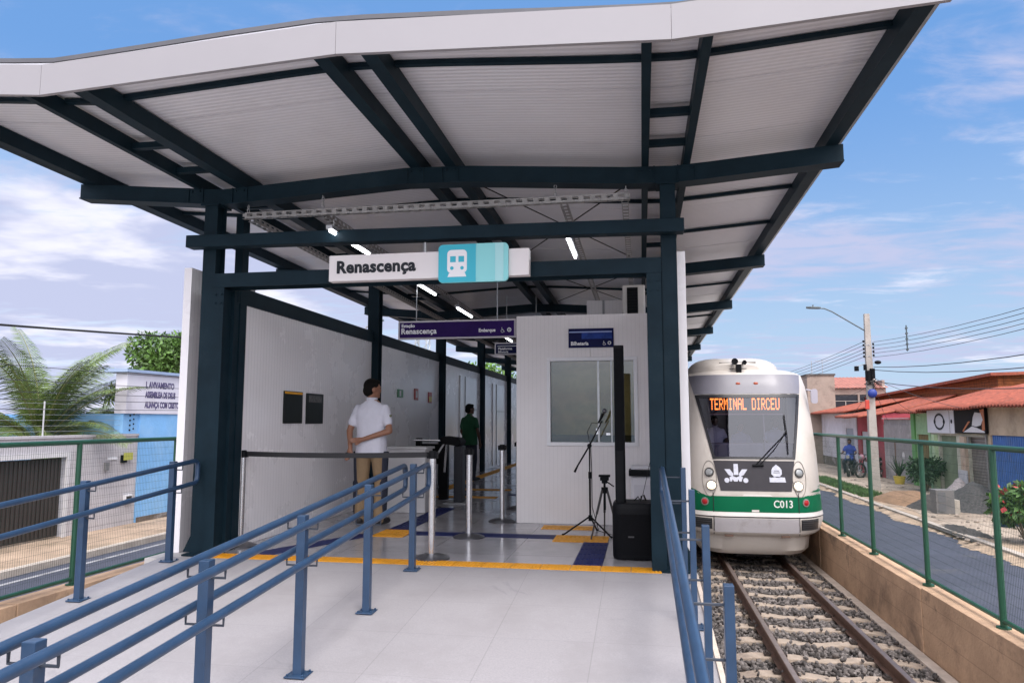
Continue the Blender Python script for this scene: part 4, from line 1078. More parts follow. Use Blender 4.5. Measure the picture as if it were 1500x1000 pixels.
# ================================================================== people
SKIN = M('brown_skin', (.27, .125, .075), .55, var=.08, vscale=20)
SKIND = M('dark_brown_skin', (.10, .05, .032), .55, var=.08, vscale=20)
HAIR = M('black_hair', (.006, .0055, .005), .75, spec=.12, var=.3, vscale=60)
def person(name_label, at, heading, skin, shirt, trousers, arms, scale=1.0, head_yaw=0.0, stance=.11, seated=False, sleeve=.62, hair=True, hips=None, cat='person', shoes=True, lean=0.0, voxel=.012, legs=None, extra=None):
    """Local frame: facing +Y, right +X.  arms = {'L': (elbow, wrist, finger_dir), 'R': ...}."""
    t_at = Vector(at)
    Mx = Matrix.Translation(t_at) @ Matrix.Rotation(R(heading), 4, 'Z') @ Matrix.Diagonal((scale, scale, scale, 1))
    hipz = .92
    def W(p):
        p = Vector(p)
        if lean and p.z > hipz - .05: p = Vector((p.x, p.y + lean * (p.z - hipz), p.z))
        return Mx @ p
    body = MB()
    def cap(mb, a, b, r0, r1, n=10):
        a, b = Vector(a), Vector(b)
        mb.path([W(a), W(a.lerp(b, .5)), W(b)], [r0 * scale, (r0 + r1) / 2 * scale, r1 * scale], n)
        mb.ball(W(a), r0 * scale * .98, 10, 6); mb.ball(W(b), r1 * scale * .98, 10, 6)
    def torso(mb, rows, n=20):
        rings = []
        for z, cy, rx, ry in rows:
            rings.append([W((rx * math.copysign(abs(math.cos(a)) ** .8, math.cos(a)), cy + ry * math.copysign(abs(math.sin(a)) ** .8, math.sin(a)), z)) for a in [2 * math.pi * k / n for k in range(n)]])
        mb.loft(rings)
    T = [(.84, 0, .155, .105), (.92, 0, .165, .115), (1.02, .0, .15, .105), (1.15, .005, .158, .108), (1.28, .0, .175, .112), (1.38, -.005, .17, .095), (1.44, -.012, .105, .065), (1.48, -.012, .06, .055)]
    torso(body, T)
    # neck and head
    hc = Vector((0, .015, 1.60))
    Hm = Matrix.Rotation(R(head_yaw), 4, 'Z')
    def Hd(x, y, z): return hc + (Hm @ Vector((x, y, z)))
    cap(body, (0, -.012, 1.44), Hd(0, -.02, -.06), .055, .052)
    hb = MB()
    def ell(mb, c, r):
        o = len(mb.v); mb.ball((0, 0, 0), r, 16, 12)
        for i in range(o, len(mb.v)):
            v = Vector(mb.v[i]); mb.v[i] = tuple(W(Hd(*(Vector(c) + v))))
    ell(body, (0, -.01, .02), (.076, .095, .10)); ell(body, (0, .025, -.045), (.058, .062, .065))
    ell(body, (0, .092, -.018), (.014, .02, .026)); ell(body, (0, .080, -.062), (.026, .016, .011)); ell(body, (0, .07, -.092), (.025, .022, .02))
    for s in (-1, 1):
        ell(body, (s * .078, -.012, -.012), (.012, .022, .034)); ell(body, (s * .032, .082, .022), (.024, .012, .008))
    # arms
    for sd, s in (('L', -1), ('R', 1)):
        el, wr, fd = arms[sd]
        sh = Vector((s * .172, -.01, 1.372)); el = Vector(el); wr = Vector(wr); fd = Vector(fd).normalized()
        cap(body, sh, el, .046, .039); cap(body, el, wr, .040, .027)
        pl = wr + fd * .085
        side = fd.cross(Vector((0, 1, 0)));
        side = side.normalized() if side.length > .1 else Vector((1, 0, 0))
        nrm = fd.cross(side).normalized()
        cap(body, wr, wr + fd * .03, .026, .028)
        for k in range(4):
            o = side * (k - 1.5) * .019
            cap(body, wr + o * .7 + fd * .02, pl + o, .014, .012, 6)
            ln = (.062, .076, .070, .054)[k]
            f1 = pl + o + fd * ln * .5 + nrm * .008; f2 = pl + o + fd * ln * .9 + nrm * .026
            cap(body, pl + o, f1, .0095, .0088, 6); cap(body, f1, f2, .0088, .0075, 6)
        th = wr + fd * .025 + side * .028
        cap(body, th, th + (fd * .7 + side * .5 + nrm * .3).normalized() * .05, .012, .010, 6)
        cap(body, th + (fd * .7 + side * .5 + nrm * .3).normalized() * .05, th + (fd * .9 + side * .2 + nrm * .5).normalized() * .085, .010, .008, 6)
    # legs
    if legs is None:
        legs = {'L': ((-.09, .0, .90), (-stance, .02, .49), (-stance, -.02, .09), (-.25, 1, 0)), 'R': ((.09, .0, .90), (stance, .02, .49), (stance, -.02, .09), (.3, 1, 0))}
    for sd in 'LR':
        hp, kn, an, toe = legs[sd]
        cap(body, hp, kn, .085, .056); cap(body, kn, an, .056, .038); toe = Vector(toe).normalized()
        cap(body, Vector(an) + Vector((0, 0, -.04)), Vector(an) + toe * .13 + Vector((0, 0, -.052)), .036, .03)
    root = fused(body, 'person', skin, None, tuple(t_at), voxel, 3)
    tag(root, name_label, cat)
    # shirt
    sm = MB()
    torso(sm, [(.83, 0, .185, .13)] * 0 + [(.80, 0, .190, .138), (.95, 0, .185, .135), (1.05, 0, .178, .128), (1.17, .003, .182, .130), (1.28, .0, .194, .132), (1.355, -.005, .186, .114), (1.405, -.01, .150, .092), (1.438, -.012, .105, .076), (1.462, -.014, .075, .067)])
    for sd, s in (('L', -1), ('R', 1)):
        sh = Vector((s * .168, -.01, 1.365)); el = Vector(arms[sd][0])
        cap(sm, sh, sh.lerp(el, sleeve), .058, .062)
    o = fused(sm, 'shirt', shirt, root, voxel=voxel, smooth=2)
    # collar
    cm = MB(); cm.loft([[W((.066 * k * math.cos(a), -.014 + .06 * k * math.sin(a), z)) for a in [2 * math.pi * q / 16 for q in range(16)]] for z, k in ((1.455, 1.12), (1.495, 1.02), (1.497, .94), (1.45, .98))], caps=False)
    cm.build('collar', shirt, o, smooth='all')
    # trousers
    tm = MB(); torso(tm, [(.80, 0, .165, .115), (.86, 0, .178, .124), (.93, 0, .172, .12), (1.0, 0, .160, .113)])
    for sd in 'LR':
        hp, kn, an, toe = legs[sd]
        cap(tm, Vector(hp) + Vector((0, 0, -.04)), kn, .098, .078); cap(tm, kn, Vector(an) + Vector((0, 0, -.02)), .078, .066)
    fused(tm, 'trousers', trousers, root, voxel=voxel, smooth=2)
    for sd in 'LR':
        hp, kn, an, toe = legs[sd]; toe = Vector(toe).normalized(); an = Vector(an)
        s_ = MB(); cap(s_, an + Vector((0, 0, -.035)) - toe * .03, an + Vector((0, 0, -.04)) + toe * .06, .05, .05); cap(s_, an + Vector((0, 0, -.045)) + toe * .06, an + Vector((0, 0, -.05)) + toe * .17, .047, .038)
        fused(s_, 'shoe', M('dark_shoe', (.018, .017, .02), .5, var=.2), root, voxel=voxel, smooth=2)
    if hair:
        h = MB(); ell(h, (0, -.022, .038), (.084, .096, .092)); ell(h, (0, -.055, -.02), (.078, .066, .075))
        ell(h, (0, .02, .085), (.062, .07, .035))
        o2 = fused(h, 'hair', HAIR, root, voxel=.009, smooth=1)
    if extra: extra(root, W, Hd)
    return root
WSHIRT = M('white_cotton', (.60, .60, .68), .85, var=.05, vscale=5, bump=.9, bscale=9)
KHAKI = M('khaki_cotton', (.25, .17, .095), .85, var=.1, vscale=6, bump=.7, bscale=11)
NAVY = M('navy_cotton', (.014, .017, .032), .85, var=.1)
def man_extra(root, W, Hd):
    m = MB()
    for s in (-1, 1):           # dark side panels of the trousers
        for z0, z1, x0, x1 in ((.12, .50, s * .11, s * .11), (.50, .86, s * .112, s * .112)):
            pts = [W((x0 + s * .045, -.0, z0)), W((x1 + s * .052, 0, z1))]
            m.path(pts, [.052, .062], 10)
    fused(m, 'trouser_side_panel', NAVY, root, voxel=.012, smooth=1)
    c = W((.257, -.045, 1.27)); m = MB(); m.box((c.x - .006, c.y - .03, c.z - .02), (c.x + .006, c.y + .03, c.z + .02)); m.build('sleeve_badge', M('olive_badge', (.12, .12, .03), .8, var=.3, vscale=80), root)
    m = MB(); m.box((W((-.235, -.155, .83)).x - .018, W((-.235, -.155, .83)).y - .012, W((-.235, -.155, .83)).z - .055), (W((-.235, -.155, .83)).x + .018, W((-.235, -.155, .83)).y + .012, W((-.235, -.155, .83)).z + .02)); m.build('phone', BLACK, root)
person('man in a white short-sleeved shirt and khaki trousers, hands clasped behind his back', (-3.19, 8.45, .0), -2, SKIN, WSHIRT, KHAKI,
       {'L': ((-.255, -.06, 1.10), (-.20, -.15, .90), (-.22, -.05, -1)), 'R': ((.262, -.09, 1.10), (-.04, -.185, 1.0), (-1, -.03, -.10))},
       scale=1.0, head_yaw=-48, stance=.12, extra=man_extra)
GSHIRT = M('green_cotton', (.012, .085, .035), .85, var=.08, bump=.3, bscale=8)
person('man in a green T-shirt standing beyond the turnstile', (-3.50, 14.9, .0), -25, SKIND, GSHIRT, NAVY,
       {'L': ((-.25, .02, 1.10), (-.22, .14, .88), (0, .3, -1)), 'R': ((.255, -.03, 1.11), (.245, .06, .86), (0, .15, -1))},
       scale=.91, head_yaw=-30)
# ================================================================== train
CREAM = M('cream_train_paint', (.52, .475, .425), .36, var=.06, vscale=1.5, dirt=(.40, .35, .30), dscale=1.8, dlo=.5, dhi=.8, coat=.1)
TGREEN = M('green_train_paint', (.002, .115, .050), .4, var=.06, spec=.12)
TGREY = M('grey_train_paint', (.165, .16, .185), .45, var=.08, coat=.2)
BUMP = M('bumper_grey', (.33, .31, .32), .5, var=.08, vscale=3, dirt=(.22, .2, .19), dscale=3)
TDARK = M('dark_front_panel', (.045, .042, .048), .5, spec=.2, var=.12, vscale=3)
TBLACK = M('window_seal_black', (.012, .012, .015), .35, var=0)
XC = 1.88; YB = 30.0
train = thing('commuter_train', 'cream, grey and green light rail train with lit headlights arriving at the platform', 'train', (XC, 13.2, -1.22))
# rows: z, centre y of the front, half width
ROWS = [(-1.05, 13.46, .88), (-.97, 13.37, .95), (-.74, 13.33, .97), (-.71, 13.25, 1.06), (-.66, 13.21, 1.13), (-.48, 13.20, 1.20), (-.40, 13.20, 1.20), (-.36, 13.215, 1.19), (-.10, 13.22, 1.18), (.04, 13.235, 1.175),
        (.30, 13.28, 1.17), (.57, 13.33, 1.165), (.85, 13.43, 1.16), (1.15, 13.54, 1.15), (1.41, 13.645, 1.14), (1.67, 13.75, 1.13), (1.85, 13.83, 1.11), (2.05, 13.93, 1.06)]
def rowv(z, k):
    pts = [(r[0], r[k]) for r in ROWS]
    z = min(max(z, pts[0][0]), pts[-1][0]); return interp(z, pts)
def surf(s, z, off=0.0):
    y0, hw = rowv(z, 1), rowv(z, 2)
    dep = .58 * (hw / 1.15)
    def P(s):
        a = abs(s)
        if a <= hw: return Vector((XC + s, y0 + dep * (a / hw) ** 5, z))
        return Vector((XC + math.copysign(hw, s), y0 + dep + (a - hw), z))
    p = P(s)
    if off:
        e = .01
        ts = P(s + e) - P(s - e)
        zz = min(z + e, 2.05); z0 = max(z - e, -1.05)
        def PZ(zv):
            y0_, hw_ = rowv(zv, 1), rowv(zv, 2); d_ = .58 * (hw_ / 1.15); a = abs(s)
            if a <= hw_: return Vector((XC + s, y0_ + d_ * (a / hw_) ** 4, zv))
            return Vector((XC + math.copysign(hw_, s), y0_ + d_ + (a - hw_), zv))
        tz = PZ(zz) - PZ(z0)
        n = ts.cross(tz).normalized()
        p = p + n * off
    return p
assert surf(0, 0, .1).y < surf(0, 0).y
def patch(m, corners, nu, nv, off, thick=.0):
    """Bilinear patch in (s, z): corners bl, br, tr, tl."""
    bl, br, tr, tl = corners; b = len(m.v)
    for j in range(nv + 1):
        v = j / nv
        for i in range(nu + 1):
            u = i / nu
            s = (bl[0] * (1 - u) + br[0] * u) * (1 - v) + (tl[0] * (1 - u) + tr[0] * u) * v
            z = (bl[1] * (1 - u) + br[1] * u) * (1 - v) + (tl[1] * (1 - u) + tr[1] * u) * v
            m.v.append(tuple(surf(s, z, off)))
    for j in range(nv):
        for i in range(nu):
            a = b + j * (nu + 1) + i; m.f.append((a, a + 1, a + nu + 2, a + nu + 1))
    return m
# shell with an opening for the windscreen
def ws(z): return (-(.66 + (z - .57) * .235 / 1.1), (.68 + (z - .57) * .215 / 1.1))
TCOL = 9
def cols(z):
    hw = rowv(z, 2)
    l, r = ws(min(max(z, .0), 1.9))
    sg = [-(17 + hw), -(8 + hw), -(3 + hw), -(1.0 + hw), -(.3 + hw), -hw]
    sg += [-hw + (l + hw) * (k / 16) ** 1.6 for k in range(1, 16)]
    sg += [l + (r - l) * k / 10 for k in range(11)]
    sg += [r + (hw - r) * (1 - (1 - k / 16) ** 1.6) for k in range(1, 16)]
    sg += [hw, hw + .3, hw + 1.0, hw + 3, hw + 8, hw + 17]
    return sg
m = MB(); zr = [r[0] for r in ROWS]
for z in zr: m.v += [tuple(surf(s, z)) for s in cols(z)]
nc = len(cols(0))
for j in range(len(zr) - 1):
    for i in range(nc - 1):
        if zr[j] >= .56 and zr[j + 1] <= 1.68 and 21 <= i < 31: continue
        a = j * nc + i; m.f.append((a, a + 1, a + nc + 1, a + nc))
# roof: arched, fading into the flat back
base = (len(zr) - 1) * nc; prev = [m.v[base + i] for i in range(nc)]
top = []
for k, (ins, dz) in enumerate(((.06, .05), (.20, .10), (.5, .14))):
    row = []
    for (x, y, z) in [m.v[base + i] for i in range(nc)]:
        dx = x - XC
        row.append((XC + dx * (1 - ins / 1.1), y + (ins * .9 if y < 15.5 else 0), z + dz))
    o = len(m.v); m.v += row
    s_ = base if k == 0 else o - nc
    for i in range(nc - 1): m.f.append((s_ + i, s_ + i + 1, o + i + 1, o + i))
o = len(m.v) - nc
m.f.append(tuple(range(o, o + nc)))
m.build('body_shell', CREAM, train, smooth=True)
# grey brow band and dark lower panel
m = patch(MB(), [(-.92, 1.70), (.92, 1.70), (.99, 2.055), (-1.0, 2.055)], 24, 6, .006); m.build('brow_panel', TGREY, train, smooth=True)
for s in (-.15, .16):
    c = surf(s, 1.885, .008); m = MB(); m.ball(c, (.042, .012, .026), 12, 8); m.build('marker_lamp', M('amber_lens', (.35, .06, .02), .3, var=0), train, smooth='all')
m = patch(MB(), [(-.565, .03), (.595, .03), (.675, .535), (-.665, .535)], 18, 6, .007); m.build('front_panel', TDARK, train, smooth=True)
# windscreen
m = MB()
l0, r0 = ws(.57); l1, r1 = ws(1.67); f = .035
patch(m, [(l0 - .01, .565), (r0 + .01, .565), (r0 - .005 + .01, .565 + f), (l0 + .005 - .01, .565 + f)], 14, 1, .012)
patch(m, [(l1 - .005, 1.675 - f * 1.3), (r1 + .005, 1.675 - f * 1.3), (r1 + .01, 1.685), (l1 - .01, 1.685)], 14, 1, .012)
patch(m, [(l0 - .012, .56), (l0 + f, .56), (l1 + f, 1.68), (l1 - .012, 1.68)], 2, 10, .011)
patch(m, [(r0 - f, .56), (r0 + .012, .56), (r1 + .012, 1.68), (r1 - f, 1.68)], 2, 10, .011)
wsh = m.build('windscreen', TBLACK, train, smooth=True)
patch(MB(), [(l0 + .02, .58), (r0 - .02, .58), (r1 - .02, 1.66), (l1 + .02, 1.66)], 16, 12, .004).build('glass', glass_mat('windscreen_glass', (.50, .50, .60), .03, .03), wsh, smooth='all')
# wiper
wp = MB(); A, B_ = surf(.03, .46, .03), surf(.57, .99, .04)
wp.path([A, surf(.3, .73, .05), B_], .010, 6); wp.path([surf(.09, .46, .03), surf(.34, .70, .05), B_], .008, 6)
wp.path([surf(.575, .64, .03), surf(.585, .98, .035), surf(.575, 1.31, .03)], .009, 6); wp.ball(B_, .025, 8, 6)
wp.path([surf(-.02, .455, .02), surf(.16, .46, .02)], .022, 8); wp.build('wiper', BLACK, train)
# emblems on the dark panel
def emb(polys, name, label=None):
    m = MB()
    for poly in polys: m.prism(poly, lambda u, v, w: tuple(surf(u, v, .009 + w)), .003)
    return m.build(name, M('faded_white_decal', (.52, .53, .60), .5, var=.15, vscale=25), train)
cx0, cz0 = -.30, .315
e = lambda pts: [(cx0 + u, cz0 + v) for u, v in pts]
emb([e([(-.038, -.02), (.038, -.02), (.036, .165), (-.036, .165)]), e([(-.19, .075), (-.10, .075), (-.045, -.0), (-.055, -.055), (-.125, -.02)]), e([(.19, .075), (.10, .075), (.045, -.0), (.055, -.055), (.125, -.02)]),
     e([(-.11, -.055), (-.05, -.04), (.0, -.06), (.05, -.04), (.11, -.055), (.085, -.13), (.05, -.13), (.03, -.09), (.02, -.13), (-.04, -.13), (-.06, -.09), (-.075, -.13), (-.105, -.13)]),
     [(cx0 - .155 + .042 * math.cos(a), cz0 - .11 + .042 * math.sin(a)) for a in [k * .5236 for k in range(12)]], [(cx0 + .155 + .042 * math.cos(a), cz0 - .11 + .042 * math.sin(a)) for a in [k * .5236 for k in range(12)]]], 'operator_emblem')
cx1, cz1 = .365, .315
e2 = lambda pts: [(cx1 + u, cz1 + v) for u, v in pts]
emb([e2([(-.08, .07), (-.06, .11), (0, .16), (.06, .11), (.085, .07), (.085, -.0), (.05, -.04), (-.045, -.04), (-.085, .0)]), e2([(-.12, -.055), (-.08, -.06), (-.03, -.045), (.0, -.06), (.06, -.05), (.13, -.055), (.145, -.135), (-.12, -.135)])], 'city_crest')
m = MB(); q = e2([(-.05, .02), (.05, .02), (.05, .03), (-.05, .03)]); m.prism(q, lambda u, v, w: tuple(surf(u, v, .0125 + w)), .002); q = e2([(-.04, .05), (.04, .05), (.04, .06), (-.04, .06)]); m.prism(q, lambda u, v, w: tuple(surf(u, v, .0125 + w)), .002)
m.build('crest_detail', TDARK, train)
# lamps
HEAD = M('lit_headlamp', (.9, .85, .7), .3, var=0, emit=(1.0, .80, .48), estr=1.6)
LENS = M('grey_lens', (.32, .33, .33), .12, .3, var=.1)
RED = M('red_lens', (.36, .008, .012), .2, var=.05)
def lamp(s, z, r, mat, name, ring):
    c = surf(s, z, .0); n = (surf(s, z, .1) - c).normalized()
    rm = MB(); rm.path([c - n * .01, c + n * .016, c + n * .022, c + n * .016], [r * 1.22, r * 1.22, r * 1.12, r], 24); o = rm.build(name, ring, train, smooth=True)
    lm = MB(); lm.path([c + n * .014, c + n * .022, c + n * .030], [r, r * .8, r * .25], 20); lm.build('lens', mat, o, smooth=True)
RING = M('lamp_bezel', (.05, .048, .046), .4, .4, var=0); RINGC = M('lamp_bezel_pale', (.20, .18, .16), .4, var=0)
for s in (-1, 1):
    lamp(s * .74, .335, .066, LENS, 'fog_lamp', RING); lamp(s * .71, .115, .078, HEAD, 'headlamp', RINGC); lamp(s * .825, -.16, .056, RED, 'tail_lamp', RINGC)
    # lamp pod outline
    m = MB(); P0 = [surf(s * (.74 + .115 * math.cos(a)), .23 + .30 * math.sin(a), .004) for a in [2 * math.pi * k / 28 for k in range(29)]]
    m.path(P0, .005, 6, caps=False); m.build('lamp_pod_seam', M('seam_grey', (.2, .18, .16), .6, var=0), train)
# green waist band, running round the corners and rising behind the right pillar
m = MB(); patch(m, [(-4.5, -.32), (4.5, -.32), (4.5, -.06), (-4.5, -.06)], 180, 2, .007)
for s in (-1, 1): patch(m, [(s * .80, -.06), (s * 1.5, -.06), (s * 1.5, .12), (s * 1.12, .10)] if s > 0 else [(-1.5, -.06), (-.80, -.06), (-1.12, .10), (-1.5, .12)], 12, 2, .007)
m.build('waist_band', TGREEN, train, smooth=True)
m = MB(); patch(m, [(-4.5, -.395), (4.5, -.395), (4.5, -.325), (-4.5, -.325)], 180, 1, .012); m.build('white_moulding', M('white_train_trim', (.66, .62, .58), .35, var=.04), train, smooth=True)
m = patch(MB(), [(-.22, -.055), (.28, -.055), (.24, -.025), (-.18, -.025)], 6, 1, .010); m.build('hatch_handle', MATS['white_train_trim'], train)
m = patch(MB(), [(-.07, -.315), (.05, -.315), (.05, -.28), (-.07, -.28)], 3, 1, .010); m.build('latch_plate', MATS['white_train_trim'], train)
t_ = text('C013', .17, (0, 0, 0), (0, 0, 0), M('pale_number', (.62, .66, .60), .5, var=0), train, 'fleet_number', bold=.018, depth=.0)
for v in t_.data.vertices:
    tx, ty = v.co.x + XC, v.co.y + 13.2
    v.co = surf(.285 + tx * .86, -.235 + ty, .0105) - Vector((XC, 13.2, -1.22))
# panel seams
m = MB()
for s in (-.69, .70): patch(m, [(s - .006, -.70), (s + .006, -.70), (s + .006, -.0), (s - .006, -.0)], 1, 8, .0125)
patch(m, [(-3, -.412), (3, -.412), (3, -.398), (-3, -.398)], 100, 1, .004)
m.build('panel_seam', TBLACK, train)
# grey bumper with ribbed centre and louvred grilles
m = patch(MB(), [(-.68, -.655), (.69, -.655), (.69, -.425), (-.68, -.425)], 20, 6, .010); m.build('bumper', BUMP, train, smooth=True)
for s0_, s1_ in ((-1.06, -.72), (.73, 1.06)):
    m = patch(MB(), [(s0_, -.615), (s1_, -.615), (s1_, -.435), (s0_, -.435)], 8, 3, .006); g_ = m.build('side_grille', TBLACK, train)
    m = MB()
    for k in range(5):
        z = -.605 + k * .036; patch(m, [(s0_ + .01, z), (s1_ - .01, z), (s1_ - .01, z + .014), (s0_ + .01, z + .014)], 8, 1, .013)
    m.build('louvre', M('louvre_grey', (.05, .05, .052), .5, var=0), g_)
for s in (-.45, .47):
    m = MB(); c = surf(s, -.705, .015); m.box((c.x - .07, c.y - .02, c.z - .018), (c.x + .07, c.y + .03, c.z + .018)); m.build('skirt_hinge', M('rusty_brown', (.12, .07, .05), .7, var=.2), train, bevel=.004)
# roof pod with louvres and twin horns
m = MB(); pod = []
for y, k in ((14.15, .55), (14.35, .86), (14.7, 1.0), (18, 1.0), (19, .8)):
    pod.append([(XC - .14 + .85 * k * math.copysign(abs(math.cos(a)) ** .55, math.cos(a)), y, 2.06 + .36 * k * math.sin(a) ** .75) for a in [math.pi * q / 16 for q in range(17)]])
m.loft(pod); m.build('roof_pod', CREAM, train, smooth=True)
m = MB()
for k in range(4):
    w = .33 - .06 * k; z = 2.30 - .04 * k; y = 14.24 - .025 * k
    m.bar((XC - .10 - w, y, z), (XC - .10 + w, y, z), .03, .016)
m.build('roof_louvre', TBLACK, train)
hn = MB()
for dx, r, zz in ((-.18, .06, 2.30), (-.01, .042, 2.28)):
    hn.path([(XC + dx, 14.18, zz), (XC + dx, 14.02, zz), (XC + dx, 13.94, zz), (XC + dx, 13.96, zz)], [r * .45, r * .6, r, r * .8], 16)
hn.box((XC - .15, 13.98, 2.09), (XC - .06, 14.1, 2.25)); hn.build('horn', BLACK, train, smooth=True)
# destination display
FONT = {'T': '11111 00100 00100 00100 00100 00100 00100', 'E': '11111 10000 10000 11110 10000 10000 11111', 'R': '11110 10001 10001 11110 10100 10010 10001', 'M': '10001 11011 10101 10101 10001 10001 10001', 'I': '01110 00100 00100 00100 00100 00100 01110',
        'N': '10001 11001 10101 10101 10011 10001 10001', 'A': '01110 10001 10001 11111 10001 10001 10001', 'L': '10000 10000 10000 10000 10000 10000 11111', 'D': '11110 10001 10001 10001 10001 10001 11110', 'C': '01110 10001 10000 10000 10000 10001 01110', 'U': '10001 10001 10001 10001 10001 10001 01110', ' ': '00000 00000 00000 00000 00000 00000 00000'}
MB().box((XC - .68, 13.90, 1.37), (XC + .63, 13.96, 1.66)).build('display_case', TBLACK, train)
m = MB(); dot = .0136; word = 'TERMINAL DIRCEU'
for i, ch in enumerate(word):
    for r_, row in enumerate(FONT[ch].split()):
        for c_, b in enumerate(row):
            if b == '1':
                x = XC - .645 + (i * 6 + c_) * dot; z = 1.625 - r_ * .030
                m.box((x, 13.893, z - .026), (x + dot * .92, 13.8995, z))
m.build('display_text', M('amber_led', (.1, .03, .0), .5, var=0, emit=(1.0, .24, .04), estr=2.2), train)
# cab interior
CAB = M('cab_interior', (.10, .10, .12), .8, var=.2, vscale=2)
m = MB(); m.box((XC - 1.0, 15.6, -.4), (XC + 1.0, 15.64, 2.0)); m.box((XC - 1.05, 13.75, .2), (XC + 1.05, 15.59, .25)); m.build('cab_bulkhead', CAB, train)
m = MB(); m.box((XC - .95, 13.85, .30), (XC + .95, 14.25, .82)); m.build('driver_desk', M('cab_desk', (.16, .16, .20), .6, var=.2), train, bevel=.03)
m = MB(); m.path([(XC - .66, 13.84, 1.335), (XC + .60, 13.84, 1.335)], .012, 6); m.path([(XC + .28, 13.80, .7), (XC + .28, 13.9, 1.35)], .012, 6); m.build('cab_rail', M('cab_rail_grey', (.2, .2, .24), .5, var=0), train)
# right and left sides: windows, doors, mirror
for s in (-1, 1):
    m = MB(); a, b = 1.85, 3.0
    lo = (1.30, .42); 
    c = [(s * 1.50, .38), (s * 2.20, .38), (s * 2.20, 1.45), (s * 1.66, 1.45)]
    if s < 0: c = [c[1], c[0], c[3], c[2]]
    w = patch(MB(), c, 6, 4, .006).build('cab_side_window', TBLACK, train, smooth=True)
    cc = [(s * 1.56, .44), (s * 2.15, .44), (s * 2.15, 1.38), (s * 1.70, 1.38)]
    if s < 0: cc = [cc[1], cc[0], cc[3], cc[2]]
    patch(MB(), cc, 4, 3, .010).build('pane', M('side_glass', (.05, .055, .07), .05, var=.2), w, smooth=True)
    gp = MB(); c = [(s * 1.40, .1), (s * 1.5, .1), (s * 1.66, 1.95), (s * 1.58, 1.95)]; c2 = [(s * 2.22, -.05), (s * 2.36, -.05), (s * 2.36, 1.9), (s * 2.22, 1.9)]
    for c_ in (c, c2): patch(gp, c_ if s > 0 else [c_[1], c_[0], c_[3], c_[2]], 2, 8, .008)
    gp.build('green_pillar', M('mint_train_paint', (.10, .36, .25), .3, var=.05), train, smooth=True)
    for d0 in (3.0, 6.2, 9.4, 12.6):
        c = [(s * (1.2 + d0 - 1.0), .45), (s * (1.2 + d0 + 1.2), .45), (s * (1.2 + d0 + 1.2), 1.5), (s * (1.2 + d0 - 1.0), 1.5)]
        if s < 0: c = [c[1], c[0], c[3], c[2]]
        patch(MB(), c, 4, 3, .008).build('side_window', MATS['side_glass'], train)
mr_ = MB(); mr_.loft([[(XC + 1.19 + u, 14.0, 1.66 + v) for u, v in rrect(-.055, -.13, .055, .13, .04, 4)], [(XC + 1.19 + u * .8, 14.12, 1.66 + v * .9) for u, v in rrect(-.055, -.13, .055, .13, .04, 4)]]); mr_.path([(XC + 1.06, 14.05, 1.78), (XC + 1.24, 14.05, 1.74)], .015, 6)
mr_.build('wing_mirror', M('mirror_grey', (.35, .33, .38), .4, var=.05), train, smooth=True)
# yellow coupling hose seen at the platform side
MB().path([surf(-1.19, .10, .03) + Vector((0, .2, 0)), surf(-1.18, .2, .05) + Vector((0, .2, 0)), surf(-1.17, .32, .06) + Vector((0, .2, 0)), surf(-1.17, .40, .03) + Vector((0, .2, 0))], .03, 8).build('side_grab_handle', M('yellow_enamel', (.5, .32, .03), .4, var=.1), train, smooth='all')
# running gear
m = MB(); m.box((XC - .75, 13.9, -1.02), (XC + .75, 17.2, -.80)); m.box((XC - .3, 13.65, -1.12), (XC + .3, 13.9, -.85)); m.build('bogie_frame', M('underframe_black', (.012, .011, .011), .8, var=.3), train)
for y in (14.5, 16.6):
    for s in (-1, 1):
        MB().path([(1.94 + s * .53 - .06, y, -.86), (1.94 + s * .53 + .06, y, -.86)], .36, 28).build('wheel', M('wheel_steel', (.08, .06, .05), .5, .5, var=.2), train, smooth=True)
MB().box((XC - 1.1, 18, -1.0), (XC + 1.1, 29, -.9)).build('underframe', MATS['underframe_black'], train)

# people in the cab
for lab, at, sh, yaw, sk in (('person in a white shirt at the left behind the train windscreen', (XC - .50, 14.65, -.06), WSHIRT, 180, SKIND),
                             ('driver in a lilac-blue shirt in the middle behind the train windscreen', (XC - .02, 14.75, -.17), M('lilac_cotton', (.20, .20, .34), .85, var=.05), 188, SKIN),
                             ('person in a pale blue shirt at the right behind the train windscreen', (XC + .62, 14.75, -.10), M('pale_blue_cotton', (.42, .48, .66), .85, var=.05), 172, SKIND)):
    person(lab, at, yaw, sk, sh, NAVY, {'L': ((-.26, .06, 1.13), (-.17, .28, 1.05), (.2, 1, 0)), 'R': ((.26, .06, 1.13), (.17, .28, 1.05), (-.2, 1, 0))}, scale=.80, voxel=.014,
           legs={'L': ((-.09, 0, .90), (-.12, .42, .90), (-.12, .46, .47), (-.1, 1, 0)), 'R': ((.09, 0, .90), (.12, .42, .90), (.12, .46, .47), (.1, 1, 0))})
    m = MB(); m.box((at[0] - .2, at[1] - .15, at[2] + .56), (at[0] + .2, at[1] + .2, at[2] + .63)); m.box((at[0] - .05, at[1] - .05, .25), (at[0] + .05, at[1] + .05, at[2] + .56)); m.box((at[0] - .2, at[1] + .2, at[2] + .56), (at[0] + .2, at[1] + .25, at[2] + 1.0)); m.build('cab_seat', CAB, train, bevel=.02)
